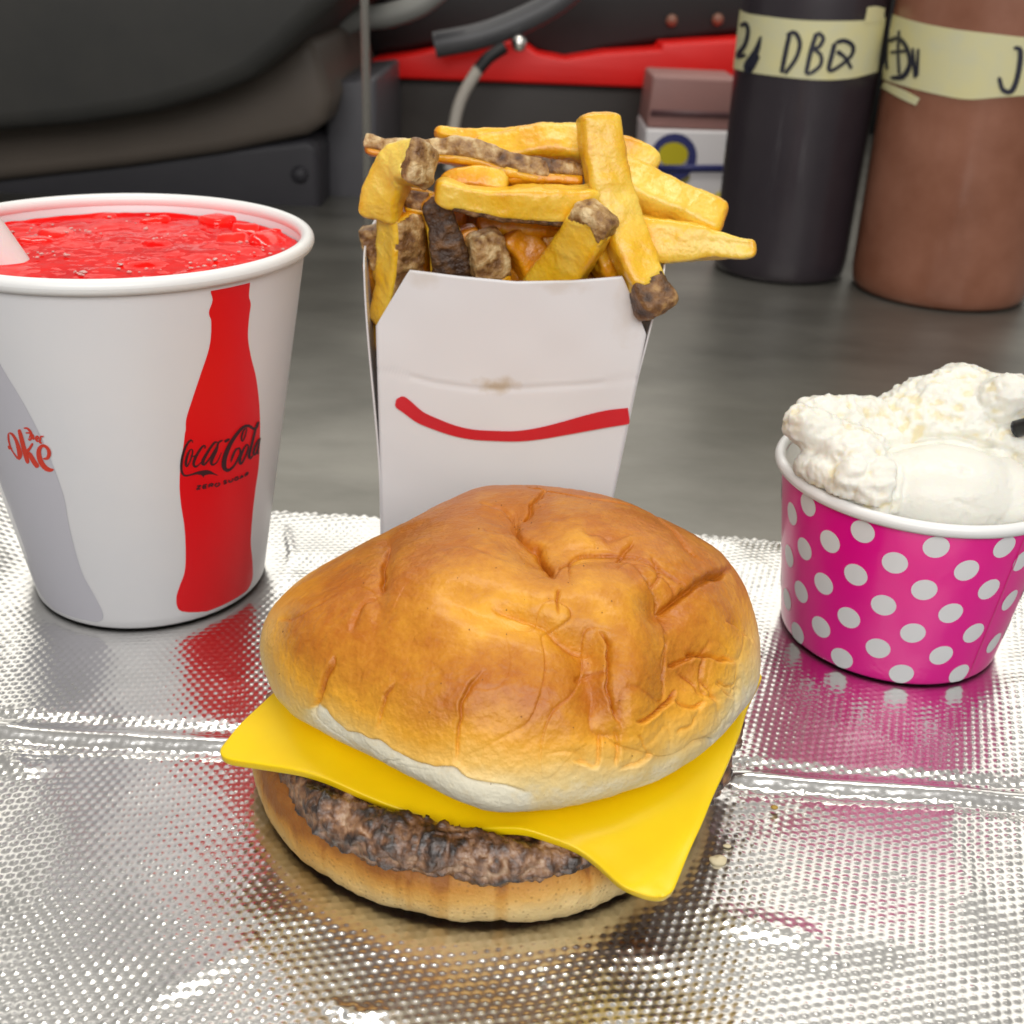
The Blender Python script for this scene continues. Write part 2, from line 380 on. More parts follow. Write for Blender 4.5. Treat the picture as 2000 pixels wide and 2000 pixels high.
Z3 = 1 / 8.4
logo = [
    [(385, 545, 10), (372, 492, 22), (330, 510, 26), (270, 600, 30), (222, 740, 32), (200, 880, 34), (203, 1000, 32), (250, 1075, 26), (350, 1062, 22), (450, 1035, 34), (560, 1030, 66), (650, 1022, 50), (720, 1045, 22), (805, 1078, 4)],
    [(540, 1050, 40), (558, 1080, 24), (560, 1108, 4)],
    [(350, 640, 16), (305, 720, 28), (272, 850, 32), (282, 925, 26), (330, 860, 18), (372, 740, 20), (382, 665, 18), (350, 636, 16)],
    [(350, 745, 14), (395, 760, 16), (450, 735, 12)],
    [(575, 640, 14), (588, 592, 22), (550, 590, 24), (495, 660, 30), (432, 770, 34), (397, 880, 34), (430, 930, 26), (500, 880, 14), (575, 795, 8)],
    [(800, 535, 16), (750, 525, 26), (700, 580, 30), (620, 700, 34), (548, 840, 42), (562, 900, 30), (640, 820, 20), (740, 660, 20), (805, 545, 18)],
    [(875, 490, 20), (800, 540, 24), (770, 660, 30), (692, 820, 42), (700, 898, 26), (780, 850, 16), (855, 690, 8)],
    [(900, 522, 38), (985, 472, 30)],
    [(1375, 322, 40), (1310, 262, 36), (1225, 268, 34), (1120, 370, 40), (1010, 530, 48), (930, 700, 58), (892, 850, 60), (900, 955, 58), (960, 990, 40), (1050, 920, 26), (1130, 780, 22), (1162, 690, 24), (1135, 618, 26), (1075, 665, 26), (1025, 780, 28), (1000, 870, 10)],
    [(1270, 290, 14), (1215, 330, 18), (1178, 440, 22), (1190, 512, 16), (1235, 430, 16), (1265, 310, 14)],
    [(1350, 315, 30), (1420, 285, 30), (1460, 190, 18)],
    [(1265, 555, 14), (1205, 650, 28), (1150, 800, 36), (1162, 888, 28), (1222, 800, 20), (1272, 680, 20), (1288, 595, 18), (1262, 552, 14)],
    [(1445, 190, 18), (1400, 330, 28), (1345, 560, 30), (1302, 720, 34), (1312, 795, 28), (1372, 735, 12)],
    [(1462, 470, 14), (1415, 560, 24), (1372, 690, 28), (1388, 738, 20), (1432, 660, 16), (1468, 510, 14)],
    [(1482, 450, 14), (1447, 620, 24), (1432, 718, 18), (1465, 690, 8)],
]
strokes_on_cone('brand_script', CU, [to_px([(x, y, w_ * Z3 * 1.3) for x, y, w_ in s], Z3, 330, 800) for s in logo], .00022, BLACK_INK, cup)
FONT = {'Z': [[(0, 1), (1, 1)], [(1, 1), (0, 0)], [(0, 0), (1, 0)]], 'E': [[(0, 0), (0, 1)], [(0, 1), (1, 1)], [(0, .5), (.85, .5)], [(0, 0), (1, 0)]],
        'R': [[(0, 0), (0, 1)], [(0, 1), (.8, 1), (1, .75), (.8, .5), (0, .5)], [(.5, .5), (1, 0)]], 'O': [[(.5, 1), (.05, .8), (0, .4), (.3, 0), (.7, 0), (1, .4), (.95, .8), (.5, 1)]],
        'S': [[(1, .85), (.5, 1), (0, .8), (.3, .55), (.8, .45), (1, .2), (.5, 0), (0, .15)]], 'U': [[(0, 1), (0, .3), (.5, 0), (1, .3), (1, 1)]],
        'G': [[(1, .85), (.5, 1), (.05, .8), (0, .3), (.5, 0), (1, .2), (1, .5), (.6, .5)]], 'A': [[(0, 0), (.5, 1)], [(.5, 1), (1, 0)], [(.2, .35), (.8, .35)]]}
def block_text(items, thick):
    out = []
    for ch, x0, x1, yt, yb, sl in items:      # sl: baseline rise across the letter, shear keeps the letters on the curve
        for s in FONT[ch]:
            q = [(x0 + (x1 - x0) * u + 10 * v, yb + (yt - yb) * v - sl * u, thick) for u, v in s]
            out.append(q)
    return out
zero = block_text([('Z', 440, 510, 1250, 1305, 14), ('E', 545, 608, 1232, 1288, 14), ('R', 640, 705, 1216, 1272, 14), ('O', 740, 815, 1206, 1258, 18), ('S', 878, 930, 1162, 1218, 18), ('U', 968, 1025, 1140, 1192, 22), ('G', 1062, 1118, 1108, 1162, 24), ('A', 1148, 1200, 1078, 1130, 24), ('R', 1232, 1272, 1040, 1094, 24)], 22)
strokes_on_cone('small_print', CU, [to_px([(x, y, w_ * Z3) for x, y, w_ in s], Z3, 330, 800) for s in zero], .00022, BLACK_INK, cup, n=14)
Z7 = 130 / 1395
diet = [
    [(195, 690, 26), (270, 722, 44), (350, 850, 56), (400, 1000, 76), (432, 1150, 86), (405, 1235, 50), (340, 1170, 30), (260, 1050, 24), (212, 920, 30), (190, 790, 34), (192, 695, 26)],
    [(190, 960, 30), (215, 1020, 34), (270, 1010, 16)],
    [(410, 615, 56), (460, 800, 76), (510, 1000, 78), (560, 1180, 84), (600, 1340, 56)],
    [(700, 905, 40), (645, 1000, 46), (580, 1100, 66), (640, 1150, 76), (722, 1290, 86), (815, 1420, 80)],
    [(905, 1232, 20), (1000, 1225, 56), (1042, 1120, 66), (1000, 1005, 54), (905, 960, 56), (832, 1040, 76), (832, 1180, 88), (882, 1320, 90), (970, 1430, 86), (1065, 1470, 66), (1140, 1455, 30)],
    [(510, 590, 26), (590, 600, 36), (660, 680, 40), (682, 780, 36), (640, 838, 34), (600, 810, 20)],
    [(550, 690, 26), (645, 700, 26), (630, 800, 24)],
    [(700, 720, 34), (722, 835, 38)], [(770, 830, 24), (820, 800, 30), (790, 760, 30), (765, 800, 34), (790, 860, 34), (840, 860, 20)], [(870, 750, 30), (852, 885, 36), (900, 900, 20)], [(850, 760, 20), (930, 765, 26)],
]
strokes_on_cone('brand_script', CU, [to_px([(x, y, w_ * Z7 * 1.2) for x, y, w_ in s], Z7, 0, 780) for s in diet], .00022, RED_INK2, cup)

# ---- red drink with ice in the cup
DR = mat('red_drink', (0.62, 0.000, 0.002), 0.04, var=(0.93, 0.008, 0.004), vscale=55, spec=0.25, bump=0.03, bscale=260, bdist=0.0005)
DR.node_tree.nodes['Principled BSDF'].inputs['IOR'].default_value = 1.25
ZL = 0.0896
def build_drink():
    nr, na = 90, 200; rr = np.linspace(0, float(CU.r(ZL)) - .0009, nr); th = np.linspace(0, 2 * np.pi, na, endpoint=False)
    X = CU.cx + np.cos(th)[:, None] * rr; Y = CU.cy + np.sin(th)[:, None] * rr
    P = np.stack([X, Y, 0 * X + ZL], -1)
    lump = np.zeros_like(X); r2 = random.Random(4)
    for k in range(26):                       # ice just under the surface pushes it up here and there
        a_ = r2.uniform(0, 6.28); q = 0.040 * math.sqrt(r2.random()); cx, cy = CU.cx + q * math.cos(a_), CU.cy + q * math.sin(a_)
        s = r2.uniform(.003, .006); lump = np.maximum(lump, r2.uniform(.0002, .0011) * np.exp(-(np.hypot(X - cx, Y - cy) / s) ** 4))
    P[..., 2] += lump + .00022 * fbm(P, 240, 3, 60) + 0.0008 * smooth01(.0405, .0432, rr)[None, :] ** 2
    o = mesh_obj('red_drink', P.reshape(-1, 3), grid_faces(na, nr, True), DR, origin=(CU.cx, CU.cy, ZL))
    tag(o, 'bright red drink with ice filling the white paper cup', 'drink')
    ICE = mat('red_wet_ice', (0.94, 0.020, 0.008), 0.06, var=(0.85, 0.003, 0.004), vscale=160, spec=0.5)
    spots = [((430, 432), .0052, .9, .0012), ((455, 470), .0042, .3, .0006), ((520, 470), .005, 1.2, .0006), ((60, 470), .0055, .5, .0002), ((110, 455), .0045, 1.0, .0002), ((480, 450), .0035, .2, .0006), ((300, 430), .0045, .7, -.0002), ((200, 425), .0045, .2, -.0004), ((545, 455), .0035, .6, .0004), ((370, 500), .005, 1.1, -.0018), ((140, 520), .005, .2, -.0018)]
    for (px, s, rot, up) in spots:
        c = at_z([px], ZL)[0]
        u = np.linspace(-1, 1, 9); faces = []; V = []
        import bmesh
        bm = bmesh.new(); bmesh.ops.create_cube(bm, size=2); bmesh.ops.subdivide_edges(bm, edges=bm.edges[:], cuts=5, use_grid_fill=True)
        W = np.array([v.co for v in bm.verts]); Fc = [[v.index for v in f.verts] for f in bm.faces]; bm.free()
        W = W / (np.sum(np.abs(W) ** 5, axis=1, keepdims=True) ** (1 / 5)); W = W * s * np.array([1, .8, .7])
        ca, sa = math.cos(rot), math.sin(rot); tilt = 0.5 * math.sin(rot * 7)
        W = W @ np.array([[1, 0, 0], [0, math.cos(tilt), math.sin(tilt)], [0, -math.sin(tilt), math.cos(tilt)]]) @ np.array([[ca, sa, 0], [-sa, ca, 0], [0, 0, 1]])
        W = W + .0005 * vnoise(W + c, 400, 9)[:, None] * W / s
        mesh_obj('ice_piece', W + c + np.array([0, 0, up - s * .55]), Fc, ICE, o)
    BUB = mat('foam_bubble', (0.95, 0.55, 0.5), 0.05, trans=0.4)
    V, Fc, base = [], [], 0
    import bmesh
    bm = bmesh.new(); bmesh.ops.create_icosphere(bm, subdivisions=2, radius=1); W0 = np.array([v.co for v in bm.verts]); F0 = np.array([[v.index for v in f.verts] for f in bm.faces]); bm.free()
    r3 = random.Random(12)
    cl = [((135, 450), 16, 12), ((95, 500), 22, 12), ((150, 535), 12, 10), ((420, 505), 16, 10), ((305, 540), 40, 12), ((520, 485), 45, 18), ((270, 437), 70, 18), ((310, 470), 6, 6), ((385, 525), 14, 10), ((60, 455), 22, 10), ((240, 520), 8, 6), ((480, 470), 30, 12)]
    for (px, sp, n_) in cl:
        for k in range(n_):
            q = (px[0] + r3.gauss(0, sp), px[1] + r3.gauss(0, sp * .25)); c = at_z([q], ZL)[0]
            if math.hypot(c[0] - CU.cx, c[1] - CU.cy) > .0425: continue
            s = r3.uniform(.00012, .00045); V.append(W0 * s * np.array([1.5, 1.2, .6]) + c + np.array([0, 0, .0005])); Fc.append(F0 + base); base += len(W0)
    mesh_obj('bubbles', np.vstack(V), np.vstack(Fc), BUB, o, kind='stuff')
build_drink()
# ---- straw
ST = mat('white_straw_plastic', (0.80, 0.76, 0.74), 0.3, sss=0.2, sss_scale=.002)
sa_ = at_z([(41, 556)], .0835)[0]; sb_ = at_y([(-130, 318)], .268)[0]
straw = tube_obj('drinking_straw', [sa_, sb_], .0052, ST, n=24, sides=40, origin=sa_)
tag(straw, 'wide white straw leaning in the red drink', 'straw')

# ------------------------------------------------------------------ pink polka dot cup and ice cream
PC = Cone(.1024, .2698, .0279, .0340, .0460)
pcup = thing('ice_cream_cup', (PC.cx, PC.cy, 0), 'hot pink paper cup with white polka dots, right of the burger', 'cup')
PINK = mat('hot_pink_paper', (0.90, 0.001, 0.28), 0.32, var=(0.87, 0.001, 0.31), vscale=20, coat=0.15)
prof = [(.0262, .003), (.0262, .0002), (.0272, 0), (.0278, .0004)] + [(PC.r(z), z) for z in np.linspace(.001, .0455, 30)]
lathe_obj('cup_wall', prof, 160, (PC.cx, PC.cy, 0), PINK, pcup)
lathe_obj('inner_wall', [(PC.r(z) - .0007, z) for z in np.linspace(.0455, .003, 20)] + [(0, .003)], 160, (PC.cx, PC.cy, 0), PAPER, pcup)
lathe_obj('rolled_rim', np.stack([.0345 + .00135 * np.cos(a), .0464 + .0016 * np.sin(a)], 1), 160, (PC.cx, PC.cy, 0), RIM, pcup)
dots = [(330, 865), (250, 910), (440, 1050), (605, 1000), (975, 1078), (1318, 1078), (1405, 1145), (312, 1087), (235, 1122), (570, 1217), (767, 1157), (1128, 1195), (1240, 1290), (408, 1262), (295, 1303), (225, 1340), (915, 1293), (710, 1370), (1345, 1345), (1048, 1410), (535, 1433), (395, 1480), (277, 1510), (858, 1510), (1163, 1510), (682, 1587), (1265, 1560), (1000, 1622), (500, 1637), (800, 1715), (1090, 1715)]
SP = 550 / 1417
dth, dz = PC.hit(np.array(dots) * SP + np.array([1450, 650]))
DOT = mat('white_dot_print', (0.82, 0.82, 0.83), 0.35)
pts = list(zip(dth, dz))
for k in (1.95, -1.95, 3.0):
    for t_, z_ in zip(dth, dz):
        if all(abs((t_ + k - u + math.pi) % (2 * math.pi) - math.pi) * .031 > .0078 or abs(z_ - v) > .0078 for u, v in pts): pts.append((t_ + k, z_))
pa = np.linspace(0, 2 * np.pi, 28, endpoint=False)
for t_, z_ in pts:
    R_ = float(PC.r(z_)); rd = .00295
    th = np.concatenate([[t_], t_ + rd * .5 * np.cos(pa) / R_, t_ + rd * np.cos(pa) / R_]); z = np.concatenate([[z_], z_ + rd * .5 * np.sin(pa), z_ + rd * np.sin(pa)])
    z = np.clip(z, .0006, .0452)
    f = []
    for i in range(28):
        j = (i + 1) % 28; f += [(0, 1 + i, 1 + j), (1 + i, 29 + i, 29 + j, 1 + j)]
    mesh_obj('polka_dot', PC.pt(th, z, .00010), f, DOT, pcup)
# the seam of the paper
ts, zz = PC.hit(np.array([(1210, 1550), (1400, 1080)]) * SP + np.array([1450, 650]))
zs2 = np.linspace(.0008, .0445, 12); tt = np.interp(zs2, [zz[0], zz[1]], [ts[0], ts[1]]) if zz[1] > zz[0] else np.full(12, ts[0])
band_on_cone('paper_seam', PC, zs2, tt - .006, tt + .006, .00022, mat('pale_pink_seam', (0.80, 0.05, 0.32), .3), pcup, n=3)

def build_ice_cream():
    import bmesh
    blobs = []
    def B(px, Y, r): blobs.append((at_y([px], Y)[0], np.array(r) if np.ndim(r) else np.array([r] * 3)))
    blobs.append((np.array([PC.cx, PC.cy, .036]), np.array([.0322, .0322, .0085])))
    B((1872, 848), .281, (.0225, .016, .0165)); B((1800, 850), .279, (.015, .012, .0125)); B((1735, 900), .273, (.014, .012, .010)); B((1940, 818), .279, (.015, .012, .012)); B((1870, 800), .283, (.012, .010, .0115)); B((1958, 785), .272, (.0065, .006, .0070)); B((1900, 748), .283, (.008, .006, .004))
    B((1990, 900), .268, (.012, .010, .012))
    B((1842, 968), .2540, (.0200, .0130, .0122)); B((1930, 980), .2550, (.016, .012, .0112)); scoop_c = at_y([(1850, 965)], .2545)[0]
    for q in ((1568, 826, .0048), (1586, 838, .0054), (1606, 856, .0060), (1630, 874, .0068), (1665, 890, .0075)): B(q[:2], .262, q[2])
    B((1618, 806), .272, (.0072, .005, .0045)); B((1650, 818), .274, (.008, .006, .006)); B((1690, 840), .276, .0085)
    B((1592, 915), .2590, .0050); B((1622, 925), .2555, .0060); B((1662, 940), .2515, .0066); B((1706, 958), .2485, .0064); B((1722, 938), .250, .0055); B((1660, 905), .258, .0095); B((1612, 900), .262, .006); B((1722, 975), .2475, .005)
    bm = bmesh.new()
    for c, r in blobs:
        res = bmesh.ops.create_icosphere(bm, subdivisions=4, radius=1)
        for v in res['verts']: v.co = tuple(np.array(v.co) * r + c)
    me = bpy.data.meshes.new('tmp'); bm.to_mesh(me); bm.free()
    t = bpy.data.objects.new('tmp', me); COL.objects.link(t)
    md = t.modifiers.new('r', 'REMESH'); md.mode = 'VOXEL'; md.voxel_size = .00052; md.use_smooth_shade = True
    s = t.modifiers.new('s', 'SMOOTH'); s.iterations = 5; s.factor = .5
    dg = bpy.context.evaluated_depsgraph_get(); ev = t.evaluated_get(dg).to_mesh()
    n = len(ev.vertices); V = np.zeros(n * 3, np.float32); ev.vertices.foreach_get('co', V); V = V.reshape(-1, 3).astype(float)
    N = np.zeros(n * 3, np.float32); ev.vertex_normals.foreach_get('vector', N); N = N.reshape(-1, 3).astype(float)
    Fc = np.array([list(p.vertices) for p in ev.polygons if len(p.vertices) == 4]); t.evaluated_get(dg).to_mesh_clear()
    bpy.data.objects.remove(t); bpy.data.meshes.remove(me)
    e = (V - scoop_c) / np.array([.0225, .017, .0145]); sm = 1 - smooth01(.86, 1.04, np.linalg.norm(e, axis=1))      # the part the scoop ironed smooth
    uv, _ = project(V)
    fing = np.exp(-(((uv[:, 0] - 1590) / 45) ** 2 + ((uv[:, 1] - 845) / 45) ** 2)); sm = np.maximum(sm, .55 * fing)
    lump = fbm(V, 130, 2, 70); rid = 1 - np.abs(fbm(V, 330, 3, 80)) * 1.6; fine = fbm(V, 900, 2, 90)
    d = (.0009 * lump + .00042 * rid + .00020 * fine + .0005 * fbm(V * np.array([1, 1, 1.8]), 190, 3, 77)) * (1 - sm) + sm * (.00018 * lump + .00004 * fine - .0002 * np.clip(fbm(V, 260, 2, 95) - .45, 0, 1) * 4)
    en = np.linalg.norm(e, axis=1); d = d - .0016 * np.exp(-((en - 1.0) / .045) ** 2) * smooth01(-.2, .3, e[:, 2])
    V = V + N * d[:, None]
    r = np.hypot(V[:, 0] - PC.cx, V[:, 1] - PC.cy); lim = np.where(V[:, 2] < .0485, PC.r(np.clip(V[:, 2], 0, .047)) - .0012, 9)
    k = np.where(r > lim, lim / np.maximum(r, 1e-6), 1); V[:, 0] = PC.cx + (V[:, 0] - PC.cx) * k; V[:, 1] = PC.cy + (V[:, 1] - PC.cy) * k
    pit = np.clip(-(lump * .5 + (rid - .7)), 0, 1) * (1 - sm)
    IC = attr_mat('vanilla_ice_cream', 'pit', [(0, (0.80, 0.79, 0.72)), (0.6, (0.80, 0.77, 0.66)), (1, (0.78, 0.70, 0.48))], 0.33, bump=.25, bscale=900, bdist=.0005, sss=.2, sss_scale=.004, jitter=.2, jscale=110, spec=.35)
    o = mesh_obj('ice_cream', V, Fc, IC, origin=(PC.cx, PC.cy, .036), attrs={'pit': pit})
    tag(o, 'scooped vanilla ice cream heaped in the pink polka dot cup', 'ice cream')
build_ice_cream()

sp_ = at_y([(1984, 838), (2040, 822), (2200, 770)], [.2630, .2590, .2560])
spo = tube_obj('spoon_handle', sp_, .0021, mat('black_spoon_plastic', (.008, .008, .009), .35), n=20, sides=16, origin=sp_[0])
tag(spo, 'black spoon handle stuck in the ice cream at the right edge', 'spoon')

# ------------------------------------------------------------------ cheeseburger
BC = np.array([-.001, .205, 0.0])
burger = thing('cheeseburger', BC, 'cheeseburger with wrinkled golden bun on the foil, in front of the fries', 'burger')

def build_bottom_bun():
    prof = spline([(0.0, .0003), (.030, .0002), (.0470, .0003), (.0496, .0012), (.0507, .0038), (.0507, .0076), (.0494, .0108), (.0460, .0124), (.038, .0128), (0, .0128)], 150)
    n = 620; prof[:, 0] *= .965; G = lathe(prof, n, (-.0036, .2044, 0)); N = grid_normals(G, True); P = G
    th = np.linspace(0, 2 * np.pi, n, endpoint=False)
    tall = 1 + .22 * np.exp(-((np.angle(np.exp(1j * (th - math.radians(218))))) / .40) ** 2) - .25 * np.exp(-((np.angle(np.exp(1j * (th - math.radians(160))))) / .45) ** 2)
    G[..., 2] *= tall[:, None]
    side = smooth01(.038, .046, np.hypot(G[..., 0] + .0036, G[..., 1] - .2044))
    A = np.stack([np.cos(th) * 2.2, np.sin(th) * 2.2, 0 * th], -1)
    vert = vnoise(A, 9, 5)[:, None] * np.ones(len(prof)) + .6 * vnoise(A, 22, 6)[:, None]
    cre = np.clip(vert - .45, 0, 1)
    d = .0006 * fbm(P, 70, 3, 11) + .00012 * fbm(P, 700, 2, 12) - .0003 * cre * side
    P = G + N * np.where(side > 0, d * side, 0)[..., None] * 1.0
    z = G[..., 2] / .0128
    brown = np.clip(.12 + .75 * smooth01(.25, .85, z) + .25 * fbm(P, 55, 3, 14) + .30 * cre - .15 * (1 - side), 0, 1)
    BM = attr_mat('toasted_bun_base', 'brown', [(0, (0.86, 0.64, 0.30)), (.45, (0.80, 0.46, 0.13)), (.8, (0.60, 0.27, 0.05)), (1, (0.34, 0.12, 0.022))], .55, speck=(0.30, 0.14, 0.03), speck_scale=850, speck_amt=.45, bump=.5, bscale=1400, bdist=.0005, sss=.12, jitter=.14, jscale=260, spec=.35)
    mesh_obj('bun_base', P.reshape(-1, 3), grid_faces(n, len(prof), True), BM, burger, attrs={'brown': brown.ravel()})
build_bottom_bun()

def build_patty():
    prof = spline([(.020, .0205), (.034, .0205), (.0445, .0200), (.0488, .0186), (.0504, .0164), (.0500, .0134), (.0482, .0113), (.042, .0105), (.028, .0103)], 130)
    n = 820; cx, cy = -.0008, .2045; G = lathe(prof, n, (cx, cy, 0)); N = grid_normals(G, True)
    th = np.linspace(0, 2 * np.pi, n, endpoint=False)
    wob = .0016 * vnoise(np.stack([np.cos(th), np.sin(th), 0 * th], -1), 2.2, 31) + .0008 * vnoise(np.stack([np.cos(th), np.sin(th), 0 * th], -1), 7, 32)
    wob = wob - .007 * np.exp(-((th - math.radians(158)) / .30) ** 2)
    G = G + np.stack([np.cos(th), np.sin(th), 0 * th], -1)[:, None] * wob[:, None, None]
    l1 = fbm(G, 210, 2, 33); rid = 1 - np.abs(fbm(G, 300, 3, 34)) * 1.7; fine = fbm(G, 1100, 2, 35)
    cr = np.clip(1 - np.abs(vnoise(G, 110, 36)) * 9, 0, 1)
    d = .0008 * l1 + .0004 * rid + .00025 * fine - .0006 * cr + .00035 * fbm(G, 620, 2, 38)
    P = G + N * d[..., None]
    q = CHEESE[::2, ::2].reshape(-1, 3); Pf = P.reshape(-1, 3); lim = np.full(len(Pf), 9.0)
    for i in range(0, len(Pf), 4000):         # the meat stays under the slice that lies on it
        dd = (Pf[i:i + 4000, None, 0] - q[None, :, 0]) ** 2 + (Pf[i:i + 4000, None, 1] - q[None, :, 1]) ** 2
        j = dd.argmin(1); lim[i:i + 4000] = np.where(dd[np.arange(len(j)), j] < .0018 ** 2, np.maximum(q[j, 2] - .0014, .0116), 9)
    Pf[:, 2] = np.minimum(Pf[:, 2], lim); P = Pf.reshape(P.shape)
    tone = np.clip(.5 + .38 * l1 + .35 * (rid - .6) + .3 * fine - .5 * cr + .2 * vnoise(G, 45, 39), 0, 1)
    PM = attr_mat('grilled_beef', 'tone', [(0, (0.022, 0.010, 0.006)), (.35, (0.15, 0.064, 0.026)), (.65, (0.32, 0.165, 0.080)), (1, (0.54, 0.37, 0.24))], .36, bump=.8, bscale=900, bdist=.0008, jitter=.28, jscale=420, spec=.7, coat=.45)
    mesh_obj('beef_patty', P.reshape(-1, 3), grid_faces(n, len(prof), True), PM, burger, attrs={'tone': tone.ravel()})

def build_cheese():
    L = np.array([-.0556, .1788, .0192]); Fq = np.array([.0304, .1538, .0088]); Rr = np.array([.0562, .2130, .0205]); Bk = np.array([-.0260, .2400, .0235])
    n = 90; s = np.linspace(0, 1, n)
    # rounded corners of the slice
    U, V = np.meshgrid(s, s, indexing='ij')
    def rc(u, v, r=.045):
        for cu in (0, 1):
            for cv in (0, 1):
                du = (r - u) if cu == 0 else (u - 1 + r); dv = (r - v) if cv == 0 else (v - 1 + r)
                m = (du > 0) & (dv > 0); l = np.hypot(du, dv); k = np.where(m & (l > 1e-9), np.maximum(du, dv) / np.maximum(l, 1e-9), 1)
                u = np.where(m, (r - du * k) if cu == 0 else (1 - r + du * k), u); v = np.where(m, (r - dv * k) if cv == 0 else (1 - r + dv * k), v)
        return u, v
    U, V = rc(U, V)
    P = ((1 - U) * (1 - V))[..., None] * L + (U * (1 - V))[..., None] * Fq + (U * V)[..., None] * Rr + ((1 - U) * V)[..., None] * Bk
    # biquadratic height through corners, edge middles, centre
    def q3(t): return np.stack([2 * (t - .5) * (t - 1), 4 * t * (1 - t), 2 * t * (t - .5)], -1)
    Zc = np.array([[L[2], .0215, Bk[2]], [.0180, .0240, .0240], [Fq[2], .0190, Rr[2]]])
    z = np.einsum('xyi,ij,xyj->xy', q3(U), Zc, q3(V))
    # the left corner rolls over a little, edges bow outwards slightly
    e = np.exp(-((U / .25) ** 2)) * np.exp(-((V / .10) ** 2)); z = z - .0016 * e
    P[..., 2] = z + .0007 * fbm(P, 28, 2, 51) + .00012 * fbm(P, 120, 2, 52)
    P[..., 2] += .0013 * np.exp(-((U - .22) / .12) ** 2) * np.exp(-(V / .35) ** 2) - .0010 * np.exp(-((U - .62) / .16) ** 2) * np.exp(-(V / .25) ** 2)
    P[..., :2] += (.0004 * np.stack([vnoise(P, 90, 55), vnoise(P, 90, 56)], -1))
    P[..., 1] -= .0022 * np.sin(np.pi * U) * (1 - V) ** 3
    P[..., 0] += .0012 * np.sin(np.pi * V) * U ** 3
    rr = np.hypot(P[..., 0] + .0008, P[..., 1] - .2045); over = np.interp(rr, [0, .0445, .0488, .0506, .0530, .0560], [.0205, .0202, .0188, .0165, .0125, .0])
    zz_ = np.maximum(P[..., 2], over); wq = smooth01(.50, .72, U)        # the slice drapes over the rim of the meat
    for _ in range(6):
        q = np.pad(zz_, 1, mode='edge'); zz_ = (q[1:-1, 1:-1] * 2 + q[:-2, 1:-1] + q[2:, 1:-1] + q[1:-1, :-2] + q[1:-1, 2:]) / 6
    P[..., 2] = P[..., 2] * (1 - wq) + zz_ * wq
    global CHEESE
    CHEESE = P
    CM = mat('yellow_cheese', (0.95, 0.66, 0.002), .36, var=(0.93, 0.61, 0.002), vscale=45, sss=.15, sss_r=(1, .6, .1), sss_scale=.003, bump=.06, bscale=500, bdist=.0003)
    o = mesh_obj('cheese_slice', P.reshape(-1, 3), grid_faces(n, n), CM, burger)
    so = o.modifiers.new('solid', 'SOLIDIFY'); so.thickness = .0018; so.offset = 0
    b = o.modifiers.new('bevel', 'BEVEL'); b.width = .0007; b.segments = 3; b.limit_method = 'ANGLE'; b.angle_limit = math.radians(60)
build_cheese()
build_patty()

